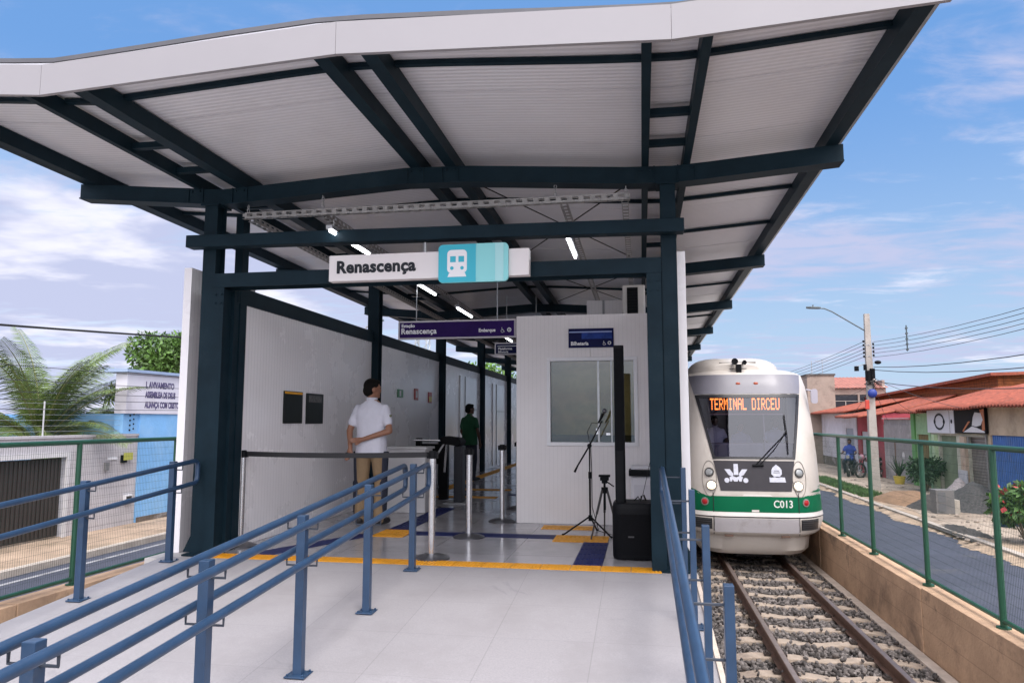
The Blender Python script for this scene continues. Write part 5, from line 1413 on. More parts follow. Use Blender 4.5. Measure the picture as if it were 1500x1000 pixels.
# ================================================================== vegetation helpers
LEAF = M('mid_green_leaf', (.055, .125, .022), .55, var=.3, vscale=3, island=.55)
LEAFL = M('fresh_green_leaf', (.10, .20, .035), .55, var=.3, vscale=3, island=.5)
LEAFD = M('dark_green_leaf', (.022, .06, .018), .5, var=.3, vscale=3, island=.5)
BARK = M('grey_brown_bark', (.14, .11, .085), .9, var=.3, vscale=6, bump=.6, bscale=20)
def leaf_cloud(name, centres, n, size, mat, parent, droop=.3, asp=.45):
    """Leaf-shaped faces spread through clumps: centres = [(x, y, z, r), ...]."""
    C_ = np.array(centres); w = C_[:, 3] ** 2; idx = RNG.choice(len(C_), n, p=w / w.sum())
    d = RNG.normal(size=(n, 3)); d /= np.linalg.norm(d, axis=1)[:, None]
    rr = RNG.random(n) ** .45
    P = C_[idx, :3] + d * (rr * C_[idx, 3])[:, None] * np.array([1, 1, .8])
    ax = d * .7 + RNG.normal(size=(n, 3)) * .6 + np.array([0, 0, -droop]); ax /= np.linalg.norm(ax, axis=1)[:, None]
    up = RNG.normal(size=(n, 3)); sd = np.cross(ax, up); sd /= np.linalg.norm(sd, axis=1)[:, None]
    L_ = size * RNG.uniform(.6, 1.3, n)[:, None]; w_ = L_ * asp
    nn = np.cross(sd, ax)
    V = np.stack([P, P + ax * L_ * .5 + sd * w_ * .5 + nn * L_ * .05, P + ax * L_, P + ax * L_ * .5 - sd * w_ * .5 + nn * L_ * .05], 1)
    F = np.arange(n * 4).reshape(n, 4)
    return raw(name, V.reshape(-1, 3), F, mat, parent)
def tree(at, h, cr, label, n=5000, size=.16, mat=None, name='tree', cz=None, sq=.75, seed=1, group=None):
    rnd = random.Random(seed)
    x, y, z = at; t = thing(name, label, 'tree', at, group)
    czz = cz if cz is not None else z + h - cr * sq
    m = MB(); top = Vector((x + .1, y, czz))
    m.path([(x, y, z), (x + .05, y, z + (czz - z) * .5), top], [cr * .09, cr * .07, cr * .05], 9)
    cl = []
    for k in range(15):
        a = rnd.uniform(0, 6.28); e = rnd.uniform(-.5, 1.1); r = cr * rnd.uniform(.45, .85)
        c = top + Vector((math.cos(a) * math.cos(e) * r, math.sin(a) * math.cos(e) * r, math.sin(e) * r * sq))
        cl.append((*c, cr * rnd.uniform(.25, .45)))
        m.path([top - Vector((0, 0, cr * .3)), top.lerp(c, .5) + Vector((0, 0, .05)), c], [cr * .045, cr * .03, cr * .012], 6)
    m.build('trunk', BARK, t, smooth=True)
    leaf_cloud('crown', cl, n, size, mat or LEAF, t)
    return t
PALM = M('palm_leaflet', (.10, .145, .032), .45, var=.25, vscale=2, island=.5)
PALMD = M('dry_palm_leaflet', (.20, .16, .07), .6, var=.25, vscale=2, island=.5)
def palm(at, label, fronds, length, trunk_h, lean=(0, 0), mat=None, seed=3, droop=1.0, width=.55, up=(20, 82), name='coconut_palm', azs=None, leafw=.035, nl=52):
    rnd = random.Random(seed); x, y, z = at
    t = thing(name, label, 'palm tree', at)
    top = Vector((x + lean[0], y + lean[1], z + trunk_h))
    m = MB(); n = 10
    m.path([Vector((x, y, z)).lerp(top, k / n) for k in range(n + 1)], [(.16 - .06 * k / n) * (1 + .12 * (k % 2)) for k in range(n + 1)], 10); m.build('trunk', BARK, t, smooth=True)
    V = []; F = []; rm = MB()
    for i in range(fronds):
        az = 2.399 * i + rnd.uniform(-.3, .3) if azs is None else azs[i % len(azs)] + rnd.uniform(-.1, .1)
        el = R(up[0] + (up[1] - up[0]) * rnd.random()); L_ = length * rnd.uniform(.8, 1.1)
        h = Vector((math.cos(az), math.sin(az), 0)); p = top.copy(); pts = [p.copy()]; ns = 18
        for k in range(ns):
            e = el - droop * (k / ns) ** 1.3 * 1.5
            p = p + (h * math.cos(e) + Vector((0, 0, math.sin(e)))) * (L_ / ns); pts.append(p.copy())
        rm.path(pts, [.03 * (1 - .85 * k / ns) for k in range(ns + 1)], 5)
        side0 = h.cross(Vector((0, 0, 1))).normalized(); tw = rnd.uniform(-.6, .6)
        for k in range(nl):
            u = .16 + .84 * k / (nl - 1); f = u * ns; j = min(int(f), ns - 1); q = pts[j].lerp(pts[j + 1], f - j); d = (pts[j + 1] - pts[j]).normalized()
            nrm = side0.cross(d).normalized(); ll = width * (1 - abs(u - .42) ** 1.6 * 1.5) * rnd.uniform(.85, 1.1)
            for sg in (-1, 1):
                sd = (side0 * sg * math.cos(tw) + nrm * math.sin(tw) * sg)
                a = (sd * .80 + d * .65 - Vector((0, 0, .10)) + nrm * .22).normalized(); b = (a * .8 - Vector((0, 0, .55))).normalized()
                w = d * leafw * .5; m1 = q + a * ll * .5; m2 = m1 + b * ll * .5; o = len(V)
                V += [q - w * .6, q + w * .6, m1 + w, m1 - w, m2 + w * .15, m2 - w * .15]
                F += [(o, o + 1, o + 2, o + 3), (o + 3, o + 2, o + 4, o + 5)]
    rm.build('frond_rib', M('palm_rib', (.16, .17, .06), .5, var=.2), t)
    raw('crown', V, F, mat or PALM, t)
    return t
def shrub(at, r, h, label, n, size, mat, flowers=None, name='shrub', stems=5, seed=2):
    rnd = random.Random(seed); x, y, z = at
    t = thing(name, label, 'shrub', at); m = MB(); cl = []
    for k in range(stems):
        a = 6.28 * k / stems + rnd.uniform(-.3, .3); q = Vector((x + math.cos(a) * r * .55, y + math.sin(a) * r * .55, z + h * rnd.uniform(.45, .8)))
        m.path([(x + .03 * math.cos(a), y + .03 * math.sin(a), z), q], [.018, .008], 6); cl.append((*q, r * rnd.uniform(.45, .6)))
    cl.append((x, y, z + h * .65, r * .6)); m.build('stem', BARK, t)
    leaf_cloud('foliage', cl, n, size, mat, t)
    if flowers: leaf_cloud('blossom', [(c[0], c[1], c[2] + c[3] * .25, c[3]) for c in cl], 110, size * .9, flowers, t, asp=.9)
    return t

# ================================================================== street on the right
TILE = M('terracotta_tile', (.25, .060, .032), .8, var=.5, vscale=7, island=.2, dirt=(.13, .06, .04), dscale=1.6, dlo=.55, dhi=.8)
TILEP = M('faded_pink_tile', (.30, .115, .085), .8, var=.3, vscale=3, dirt=(.2, .1, .08), dscale=1.5)
BRICKO = M('orange_hollow_brick', (.33, .09, .025), .85, var=.35, vscale=7, dirt=(.2, .07, .03), dscale=4, bump=.3, bscale=30)
add_lines(BRICKO, 'z', .12, .012, .6, .4); add_lines(BRICKO, 'y', .22, .012, .5, .3)
def plaster(name, rgb, **k): return M(name, rgb, .85, var=.12, vscale=1.3, bump=.3, bscale=25, dscale=k.pop('ds', 1.6), dlo=.46, dhi=.68, **k)
XF = 10.2; ZS = -1.20
def tile_roof(par, x0, z0, x1, z1, y0, y1, mat, name='roof', pitch=.20):
    """Sloped clay roof from eave (x0, z0) up to ridge (x1, z1), rows of round tiles running down the slope."""
    nyy = max(4, int((y1 - y0) / pitch * 8)); nx_ = 10
    ys = np.linspace(y0, y1, nyy); us = np.linspace(0, 1, nx_)
    wav = .055 * np.abs(np.sin(np.pi * ys / pitch))
    V = []; F = []
    for u in us:
        st = .018 * ((u * (nx_ - 1)) % 1.0)
        for y, w in zip(ys, wav): V.append((x0 + (x1 - x0) * u, y + .01 * math.sin(u * 40), z0 + (z1 - z0) * u + w + .012 * math.sin(y * 1.7) + .01 * math.sin(u * 9)))
    n = len(us) * nyy
    V += [(a, b, c - .05) for a, b, c in V]
    for j in range(nx_ - 1):
        for i in range(nyy - 1):
            a = j * nyy + i; F.append((a, a + 1, a + nyy + 1, a + nyy)); F.append((n + a, n + a + nyy, n + a + nyy + 1, n + a + 1))
    for i in range(nyy - 1): F.append((i, n + i, n + i + 1, i + 1)); q = (nx_ - 1) * nyy + i; F.append((q, q + 1, n + q + 1, n + q))
    for j in range(nx_ - 1): a = j * nyy; F.append((a, a + nyy, n + a + nyy, n + a)); b = a + nyy - 1; F.append((b, n + b, n + b + nyy, b + nyy))
    return raw(name, V, F, mat, par)
def wall_open(m, x, y0, y1, z0, z1, opens, th=.15):
    """Front wall in the plane x with rectangular openings [(ya, yb, za, zb)], sorted by ya, as butted blocks."""
    y = y0
    for ya, yb, za, zb in opens:
        if ya > y: m.box((x, y, z0), (x + th, ya, z1))
        if za > z0: m.box((x, ya, z0), (x + th, yb, za))
        if zb < z1: m.box((x, ya, zb), (x + th, yb, z1))
        y = yb
    if y < y1: m.box((x, y, z0), (x + th, y1, z1))
def house(name, label, y0, y1, zt, wallm, opens=(), roof=None, depth=7.0, xf=XF, cat='house'):
    t = thing(name, label, cat, (xf, (y0 + y1) / 2, ZS))
    m = MB(); wall_open(m, xf, y0 + .01, y1 - .01, ZS, zt, sorted(opens))
    m.box((xf + .151, y0 + .01, ZS), (xf + depth, y0 + .16, zt)); m.box((xf + .151, y1 - .16, ZS), (xf + depth, y1 - .01, zt)); m.box((xf + depth - .15, y0 + .161, ZS), (xf + depth, y1 - .161, zt))
    m.build('wall', wallm, t)
    MB().box((xf + .4, y0 + .17, ZS), (xf + .42, y1 - .17, zt - .01)).build('inner_wall', M('dark_room', (.05, .045, .04), .9, var=.2), t)
    if roof:
        x0, z0, x1, z1, mt = roof
        tile_roof(t, x0, z0, x1, z1, y0 - .05, y1 + .05, mt)
    return t
def panel(t, name, ya, yb, za, zb, mat, x=XF + .05, th=.04, ribs=0):
    m = MB(); m.box((x, ya + .004, za + .004), (x + th, yb - .004, zb - .004))
    if ribs:
        n = int((yb - ya) / ribs)
        for k in range(n): yy = ya + (yb - ya) * (k + .5) / n; m.box((x - .012, yy - ribs * .22, za + .01), (x - .0005, yy + ribs * .22, zb - .01))
    return m.build(name, mat, t)
BLUEG = M('blue_gate_paint', (.05, .15, .42), .5, var=.15, vscale=3, dirt=(.08, .13, .25), dscale=2)
OLIVE = M('olive_door', (.17, .13, .045), .6, var=.15, vscale=4)
SHUT = M('grey_shutter', (.22, .20, .19), .5, .3, var=.15, vscale=3, dirt=(.14, .11, .09), dscale=2)
add_lines(SHUT, 'z', .09, .02, .45, .5)
# cream house with the blue gate (nearest)
h = house('cream_house', 'cream house with a wide blue corrugated gate under red tiles', 15.5, 24.32, 1.62, plaster('cream_plaster', (.52, .42, .30), dirt=(.36, .27, .19)), [(21.3, 24.15, ZS, .80)], (9.75, 1.62, 13.4, 2.62, TILE))
panel(h, 'gate', 21.3, 24.15, ZS, .80, BLUEG, ribs=.12)
# shop with two sign boards
h = house('shop', 'narrow shop with a roller shutter under two illustrated sign boards', 24.34, 28.75, 1.60, plaster('pale_green_white_plaster', (.50, .50, .42), dirt=(.30, .28, .22)), [(24.5, 25.72, ZS, .72), (26.6, 28.0, ZS, .72)], (9.75, 1.60, 13.4, 2.50, TILE))
panel(h, 'roller_shutter', 24.5, 25.72, ZS, .72, SHUT, x=XF + .09)
panel(h, 'grille_gate', 26.6, 28.0, ZS, .72, M('greenish_iron', (.20, .25, .17), .6, var=.2), x=XF + .08, ribs=.1)
MB().box((XF - .10, 25.75, ZS), (XF - .002, 26.1, .72)).build('pilaster', M('stained_pale_plaster', (.45, .36, .28), .9, var=.2, dirt=(.3, .2, .14), dscale=2), h)
MB().box((XF - .12, 28.15, ZS), (XF - .002, 28.4, .74)).build('pilaster', M('lime_paint', (.42, .55, .34), .85, var=.1), h)
MB().box((XF - .14, 25.62, ZS), (XF - .104, 26.25, -.35)).build('leaning_sheet', M('worn_white_sheet', (.45, .46, .5), .7, var=.2), h)
sb = thing('shop_sign', 'white shop sign board with a dark oval wreath emblem', 'sign', (XF - .10, 27.5, .82))
MB().box((XF - .10, 26.45, .80), (XF - .03, 28.75, 1.58)).build('board', M('white_sign_board', (.60, .61, .66), .5, var=.05), sb)
m = MB(); f_ = lambda u, v, w: (XF - .104 - w, u, v)
for k in range(26):
    a = 6.283 * k / 26; m.prism(circ((27.65 + .40 * math.cos(a), 1.19 + .25 * math.sin(a)), .045 if k % 13 else .085, 8), f_, .004)
m.prism(circ((26.63, 1.2), .07, 10), f_, .004); m.build('emblem', INK, sb)
MB().box((XF - .106, 26.78, .81), (XF - .101, 26.80, 1.57)).build('board_joint', SHUT, sb)
sb = thing('shop_sign', 'black, white and orange illustrated shop sign board', 'sign', (XF - .10, 25.2, .82))
MB().box((XF - .10, 24.2, .82), (XF - .03, 26.40, 1.62)).build('board', M('black_sign_board', (.008, .007, .008), .6, spec=.12, var=.1), sb)
MB().prism([(25.75, .86), (25.1, 1.05), (24.75, 1.0), (24.25, .9), (24.25, .86)], f_, .004).build('white_shape', M('sign_white_ink', (.6, .6, .62), .5, var=.05), sb)
MB().prism([(25.1, 1.07), (25.0, 1.32), (24.85, 1.48), (24.45, 1.45), (24.33, 1.25), (24.5, 1.08), (24.8, 1.04)], f_, .005).build('white_shape', MATS['sign_white_ink'], sb)
MB().prism([(24.42, .93), (24.40, 1.25), (24.52, 1.55), (24.23, 1.58), (24.23, .94)], f_, .003).build('orange_shape', M('sign_orange_ink', (.42, .12, .03), .5, var=.2), sb)
MB().prism([(25.75, .87), (25.2, 1.2), (25.35, 1.2), (25.8, .90)], f_, .006).build('orange_shape', MATS['sign_orange_ink'], sb)
m = MB(); m.box((XF - .03, 25.61, .45), (XF - .002, 25.74, .70)); m.path([(XF - .03, 24.38, ZS), (XF - .03, 24.38, .8)], .03, 8); m.build('meter_and_pipe', M('grey_box', (.2, .2, .2), .5, var=.1), h)
# green house
h = house('green_house', 'mint green house front with an olive door', 28.78, 30.55, 1.50, plaster('mint_plaster', (.30, .48, .27), dirt=(.22, .34, .2)), [(29.0, 30.1, ZS, .72)], (9.75, 1.52, 13.2, 2.42, TILE))
panel(h, 'door', 29.0, 30.1, ZS, .72, OLIVE, ribs=.14)
MB().box((XF - .06, 30.2, ZS), (XF - .002, 30.54, 1.49)).build('pilaster', M('leaf_green_paint', (.12, .30, .10), .8, var=.1), h)
# grey wall
wl = thing('unplastered_wall', 'grey unplastered yard wall with brown water stains', 'wall', (XF, 32.2, ZS))
m = MB(); m.box((XF, 30.58, ZS), (XF + .15, 34.0, 1.05)); m.box((XF + .02, 30.58, 1.052), (XF + .13, 34.0, 1.28)); m.build('wall_body', M('grey_render', (.27, .25, .25), .95, var=.2, vscale=1.3, dirt=(.40, .37, .36), dscale=.9, dlo=.5, dhi=.62, bump=.5, bscale=15), wl)
m = MB(); m.prism([(32.55, ZS + .01), (32.75, ZS + .01), (32.70, -.4), (32.74, .3), (32.62, .6), (32.56, .2), (32.60, -.5)], lambda u, v, w: (XF - .002 - w * 0 - .002, u, v) if w else (XF - .001, u, v), 1); m.build('stain', M('brown_stain', (.17, .10, .07), .95, var=.3), wl)
MB().prism(circ((31.7, -.15), .14, 14), lambda u, v, w: (XF - .006 + w, u, v), .005).build('pale_patch', M('pale_patch', (.55, .52, .52), .9, var=.1), wl)
MB().box((XF - .1, 30.6, 1.30), (XF + .3, 33.9, 1.33)).build('coping', SLABC, wl)
# red house with its own low tile porch
h = house('red_house', 'dark pink house front with a white door beside the motorcycles', 34.05, 37.9, 1.55, plaster('dark_pink_plaster', (.36, .055, .075), dirt=(.26, .04, .05)), [(36.3, 37.3, ZS, .72)], (9.2, 1.38, 10.7, 1.62, TILE))
panel(h, 'door', 36.3, 37.3, ZS, .72, M('white_door', (.5, .5, .52), .6, var=.1))
tile_roof(h, 10.75, 1.6, 13.2, 2.3, 34.0, 37.95, TILE)
# white house, farthest
h = house('white_house', 'whitewashed house with a stained foot beyond the pink one', 38.0, 46.0, 1.60, plaster('dirty_whitewash', (.58, .56, .60), dirt=(.38, .35, .35), ds=.7), [(38.6, 40.0, -.3, .85)], (9.6, 1.62, 13.2, 2.35, TILE))
panel(h, 'window', 38.6, 40.0, -.3, .85, M('grey_window_board', (.2, .22, .26), .5, var=.1))
MB().box((XF - .006, 38.1, ZS), (XF - .001, 45.9, -.72)).build('stained_foot', M('mouldy_foot', (.14, .11, .09), .95, var=.3, vscale=3, dirt=(.4, .38, .37), dscale=2), h)
# taller brick building behind, with the long ridge
h = thing('brick_building', 'long raw orange brick gable wall under a red tile roof behind the low houses', 'building', (13.6, 36, ZS))
m = MB(); m.add([(13.3, 30.6, ZS), (13.3, 50, ZS), (13.3, 50, 2.45), (13.3, 30.6, 2.95), (13.5, 30.6, ZS), (13.5, 50, ZS), (13.5, 50, 2.45), (13.5, 30.6, 2.95)], [(0, 3, 2, 1), (4, 5, 6, 7), (0, 1, 5, 4), (1, 2, 6, 5), (2, 3, 7, 6), (3, 0, 4, 7)])
m.box((13.51, 30.6, ZS), (17, 30.8, 2.93)); m.build('brick_wall', BRICKO, h)
m = MB(); m.hexa([(12.95, 30.3, 2.90), (17, 30.3, 3.0), (17, 50, 2.5), (12.95, 50, 2.40)], [(12.95, 30.3, 3.02), (17, 30.3, 3.12), (17, 50, 2.62), (12.95, 50, 2.52)]); m.build('roof', TILE, h)
# house with pink roof and the raw tower
h = thing('upper_floor_house', 'two-storey house with a faded pink tile roof and a row of dark windows', 'house', (12.4, 48, ZS))
m = MB(); m.box((11.05, 46.2, ZS), (14.1, 46.35, 2.0)); m.box((11.05, 46.2, 2.75), (14.1, 46.35, 3.15))
for a, b in ((11.05, 11.2), (12.55, 12.65), (13.95, 14.1)): m.box((a, 46.2, 2.0), (b, 46.35, 2.75))
m.box((11.05, 46.351, ZS), (11.2, 52, 3.15)); m.box((13.95, 46.351, ZS), (14.1, 52, 3.6)); m.build('wall', plaster('beige_plaster', (.36, .29, .25), dirt=(.25, .19, .16)), h)
for a, b in ((11.2, 12.55), (12.65, 13.95)):
    w = MB().box((a, 46.28, 2.0), (b, 46.31, 2.75)).build('window', M('dark_window', (.03, .035, .045), .15, var=.2), h)
    m = MB(); m.box((a, 46.25, 2.36), (b, 46.279, 2.39)); m.box(((a + b) / 2 - .02, 46.25, 2.0), ((a + b) / 2 + .02, 46.279, 2.359)); m.build('frame', M('pale_window_frame', (.4, .37, .34), .6, var=.1), w)
m = MB(); nyy = 96
tl = []
V = []; F = []
xs_ = np.linspace(10.95, 14.2, 140)
for u in range(6):
    for x in xs_: V.append((x, 46.0 + u * .7, 3.12 + u * .16 + .03 * abs(math.sin(math.pi * x / .22)) + .012 * (u % 2)))
for u in range(5):
    for i in range(139): a = u * 140 + i; F.append((a, a + 1, a + 141, a + 140))
raw('roof', V, F, TILEP, h)
m = MB(); m.prism([(46.0, 3.15), (49.5, 3.15), (49.5, 4.15)], lambda u, v, w: (13.95 + w, u, v), .14); m.build('gable', MATS['beige_plaster'], h)
tw_ = thing('raw_tower', 'square raw concrete tower block with a dark stained rim', 'building', (10.3, 46, ZS))
MB().box((9.5, 45.0, ZS), (11.0, 47.0, 3.82)).build('wall', M('raw_concrete', (.30, .24, .20), .95, var=.2, vscale=1, dirt=(.17, .13, .11), dscale=1.3, bump=.4, bscale=12), tw_)
MB().box((9.45, 44.95, 3.82), (11.05, 47.05, 3.92)).build('rim', M('mouldy_rim', (.09, .08, .075), .95, var=.3), tw_)
m = MB(); m.path([(10.0, 46, 3.92), (10.0, 46, 4.75)], .02, 6); m.path([(10.6, 46, 3.92), (10.6, 46, 4.8)], .015, 6); m.path([(10.2, 46, 4.75), (10.9, 46, 4.78)], .012, 6); m.build('antenna', GALV, tw_)

# utility pole with street lamp
px_, py_ = 8.0, 27.9
ul = thing('utility_pole', 'concrete utility pole with a curved street lamp arm and racks of insulators', 'utility pole', (px_, py_, ZS))
CONC = M('pole_concrete', (.36, .33, .30), .9, var=.15, vscale=3, dirt=(.25, .2, .17), dscale=2, bump=.3, bscale=20)
m = MB(); m.hexa([(px_ - .15, py_ - .12, ZS), (px_ + .15, py_ - .12, ZS), (px_ + .15, py_ + .12, ZS), (px_ - .15, py_ + .12, ZS)], [(px_ - .085, py_ - .07, 5.02), (px_ + .085, py_ - .07, 5.02), (px_ + .085, py_ + .07, 5.02), (px_ - .085, py_ + .07, 5.02)]); m.build('pole_shaft', CONC, ul)
la = MB(); la.path([(px_ - .08, py_, 4.42), (px_ - .7, py_, 4.83), (px_ - 1.15, py_, 5.13), (px_ - 1.40, py_, 5.25), (px_ - 1.62, py_, 5.28)], .024, 8); la_ = la.build('lamp_arm', M('lamp_dark_grey', (.10, .12, .13), .5, .3, var=.1), ul, smooth=True)
m = MB(); m.loft([[(px_ - 1.55 - d, py_ + v, 5.275 + .055 * d + u) for u, v in rrect(-.03, -w, .04, w, .02, 3)] for d, w in ((0, .06), (.1, .10), (.35, .11), (.48, .05))]); m.box((px_ - 1.82, py_ - .02, 5.34), (px_ - 1.78, py_ + .02, 5.40)); m.build('lamp_head', M('lamp_dark_grey', (.10, .12, .13), .5, .3, var=.1), ul)
for sg in (-1, 1):
    m = MB()
    for k in range(5 if sg < 0 else 4):
        z = 4.03 - .135 * k - (.1 if sg > 0 else 0); m.path([(px_ + sg * .16, py_ - .05, z - .035), (px_ + sg * .16, py_ - .05, z), (px_ + sg * .16, py_ - .05, z + .035)], [.04, .03, .04], 8)
    m.build('insulator', BLACK, ul)
    m = MB(); m.box((px_ + sg * .16 - .008, py_ - .05, 3.40), (px_ + sg * .16 + .008, py_ - .04, 4.08)); m.bar((px_, py_ - .09, 3.9), (px_ + sg * .16, py_ - .045, 3.9), .02, .02); m.bar((px_, py_ - .09, 3.5), (px_ + sg * .16, py_ - .045, 3.5), .02, .02); m.build('insulator_rack', GALV, ul)
m = MB(); m.path([(px_ - .08, py_ - .16, 2.62), (px_ - .08, py_ - .16, 2.98)], .11, 10); m.path([(px_ - .16, py_ - .1, 3.0), (px_ - .16, py_ - .1, 3.2)], .06, 8); m.path([(px_ + .05, py_ - .18, 2.7), (px_ + .05, py_ - .18, 3.05)], .09, 10); m.path([(px_ - .42, py_, 2.98), (px_ - .42, py_, 3.15)], .08, 8); m.ball((px_ + .3, py_, 3.28), (.12, .06, .07), 10, 6); m.build('switch_gear', BLACK, ul)
m = MB(); m.path([(px_ - .5, py_, 3.12), (px_ - .15, py_, 3.22), (px_ + .35, py_, 3.3)], .015, 6); m.build('gear_bracket', GALV, ul)
m = MB(); m.ball((px_ + .02, py_ - .16, 2.18), (.16, .10, .16), 14, 10); m.build('blue_cover', M('blue_enamel', (.015, .04, .25), .4, var=.1), ul, smooth='all')
m = MB(); m.box((px_ - .24, py_ - .2, 1.62), (px_ - .10, py_ - .13, 1.95)); m.build('red_box', M('orange_red_enamel', (.5, .05, .03), .5, var=.1), ul, bevel=.02)
m = MB()
for k in range(10):
    a = random.uniform(0, 6.28); m.path([(px_ + .1 * math.cos(a), py_ - .15, 2.45 + random.uniform(-.15, .15)), (px_ + .25 * math.cos(a), py_ - .17, 2.55 + .15 * math.sin(a)), (px_ + .1 * math.cos(a + 2), py_ - .15, 2.5)], .012, 5)
m.build('cable_loops', RUBBER, ul)
WIRE = M('grey_wire', (.05, .05, .055), .6, .3, var=0)
def wire(name, label, p, q, d, r=.0075, group='overhead wires'):
    m = MB(); m.path(sag(p, q, d), r, 5); return tag(m.build(name, WIRE, at=tuple(p)), label, 'wire', group)
for k, z in enumerate((4.0, 3.87, 3.73, 3.6, 3.46)):
    wire('overhead_wire', 'thin grey overhead wire running from the utility pole over the pavement', (px_ + .16, py_ - .06, z), (7.7, -6, z + .75 + .08 * k), .75)
    wire('overhead_wire', 'thin grey overhead wire beyond the utility pole above the roofs', (px_ - .16, py_ - .05, z + .02), (7.4, 62, z + .3), .4, .009, 'far overhead wires')
for k, (z, q) in enumerate(((3.1, 3.15), (3.0, 2.75), (2.6, 2.5))):
    wire('telephone_cable', 'thicker dark cable hanging lower from the utility pole', (px_ + .1, py_ - .18, z), (8.1, -6, q + .9), .9 + .1 * k, .012, 'low cables')
m = MB(); m.path([(8.10, 24.3, 3.35), (8.10, 24.3, 4.15)], .02, 6)
for k in range(5): m.path([(8.10, 24.27, 3.40 + .165 * k), (8.10, 24.33, 3.40 + .165 * k)], .035, 8)
tag(m.build('wire_spacer', M('spacer_grey', (.05, .07, .08), .5, var=0), at=(8.10, 24.3, 3.35)), 'upright dark wire spacer hanging among the overhead wires', 'wire spacer')

for k, (y, z) in enumerate(((24.5, 1.5), (29.5, 1.4), (33, 1.2), (38.5, 1.5), (44, 2.6))):
    wire('house_wire', 'thin dark wire drooping from the utility pole to a house front', (px_ + .05, py_ - .12, 2.75 - .05 * k), (XF - .1 if k < 4 else 11, y, z), .15, .008, 'wires from the pole to the houses')
# things on the right pavement
def motorcycle(at, heading, label, paint):
    x, y, z = at; t = thing('motorcycle', label, 'motorcycle', at)
    c, s = math.cos(R(heading)), math.sin(R(heading))
    W = lambda a, b, h: (x + a * c - b * s, y + a * s + b * c, z + h)
    for a in (-.62, .66):
        m = MB(); m.path([W(a + .29 * math.cos(k * .3142), 0, .30 + .29 * math.sin(k * .3142)) for k in range(21)], .045, 8, caps=False); w = m.build('wheel', RUBBER, t, smooth='all')
        m = MB(); 
        for k in range(8): m.path([W(a, 0, .30), W(a + .26 * math.cos(k * .785), 0, .30 + .26 * math.sin(k * .785))], .008, 5)
        m.path([W(a, -.06, .3), W(a, .06, .3)], .05, 10); m.build('spokes', GALV, w)
    m = MB()
    for b in (-.07, .07): m.path([W(.66, b, .30), W(.50, b, .78), W(.44, b, .95)], .02, 8); m.path([W(-.62, b, .30), W(-.1, b, .38), W(.05, b, .30)], .018, 6); m.path([W(-.55, b, .35), W(-.45, b, .68)], .022, 6)
    m.path([W(.40, -.34, 1.02), W(.46, -.2, .98), W(.46, .2, .98), W(.40, .34, 1.02)], .014, 8); m.path([W(-.5, 0, .68), W(0, 0, .55), W(.42, 0, .85)], .03, 8); m.build('frame', BLACK, t)
    m = MB(); m.ball(W(.17, 0, .76), (.20, .20, .12), 14, 10); m.ball(W(.55, 0, .86), (.12, .12, .14), 12, 8); m.ball(W(-.55, 0, .66), (.2, .2, .07), 12, 8); m.build('tank', paint, t, smooth='all')
    m = MB(); m.path([W(-.6, 0, .76), W(-.3, 0, .75), W(.05, 0, .74)], [.07, .12, .09], 10); m.build('seat', BLACK, t, smooth=True)
    m = MB(); m.box(tuple(np.minimum(W(-.12, -.1, .22), W(.2, .1, .50))), tuple(np.maximum(W(-.12, -.1, .22), W(.2, .1, .50)))); m.path([W(.1, .12, .25), W(-.3, .15, .25), W(-.7, .16, .36)], .035, 8); m.build('engine', M('engine_metal', (.12, .12, .12), .4, .7, var=.2), t)
    m = MB(); m.path([W(.60, 0, .87), W(.67, 0, .86)], .08, 12); m.build('headlight', LENS, t)
    return t
motorcycle((9.05, 35.0, ZS), -112, 'blue and black motorcycle with its rider, parked in front of the white door', M('blue_tank', (.02, .05, .20), .3, var=.1))
person('person in a blue top sitting on the motorcycle', (9.10, 35.15, ZS - .10), 158, SKIND, M('royal_blue_cotton', (.02, .045, .25), .85, var=.1), NAVY,
       {'L': ((-.27, .16, 1.12), (-.28, .42, 1.08), (0, 1, 0)), 'R': ((.27, .16, 1.12), (.28, .42, 1.08), (0, 1, 0))}, legs={'L': ((-.10, 0, .90), (-.22, .36, .72), (-.20, .20, .30), (-.1, 1, 0)), 'R': ((.10, 0, .90), (.22, .36, .72), (.20, .20, .30), (.1, 1, 0))}, lean=.08, voxel=.016)
motorcycle((9.75, 34.3, ZS), -150, 'second motorcycle with pinkish wheels beside the pink wall', M('pinkish_paint', (.25, .12, .16), .4, var=.1))
pp = thing('potted_plant', 'spiky plant in a yellow pot at the foot of the grey wall', 'plant', (9.75, 30.9, ZS))
MB().path([(9.75, 30.9, ZS), (9.75, 30.9, ZS + .28), (9.75, 30.9, ZS + .30)], [.16, .22, .21], 16).build('pot', M('yellow_pot', (.50, .38, .05), .6, var=.1), pp, smooth=True)
V = []; F = []
for k in range(26):
    a = random.uniform(0, 6.28); e = random.uniform(.6, 1.4); L_ = random.uniform(.5, .95); d = Vector((math.cos(a) * math.cos(e), math.sin(a) * math.cos(e), math.sin(e))); s_ = Vector((-math.sin(a), math.cos(a), 0)) * .03; p = Vector((9.75, 30.9, ZS + .28)); o = len(V)
    V += [p - s_, p + s_, p + d * L_ * .6 + s_ * .8, p + d * L_ * .6 - s_ * .8, p + d * L_ - Vector((0, 0, .06)) + s_ * .1, p + d * L_ - Vector((0, 0, .06)) - s_ * .1]; F += [(o, o + 1, o + 2, o + 3), (o + 3, o + 2, o + 4, o + 5)]
raw('leaves', V, F, LEAFD, pp)
shrub((9.72, 28.1, ZS), .62, 1.15, 'round dark green bush in front of the olive door', 2600, .13, LEAFD, seed=5, stems=7)
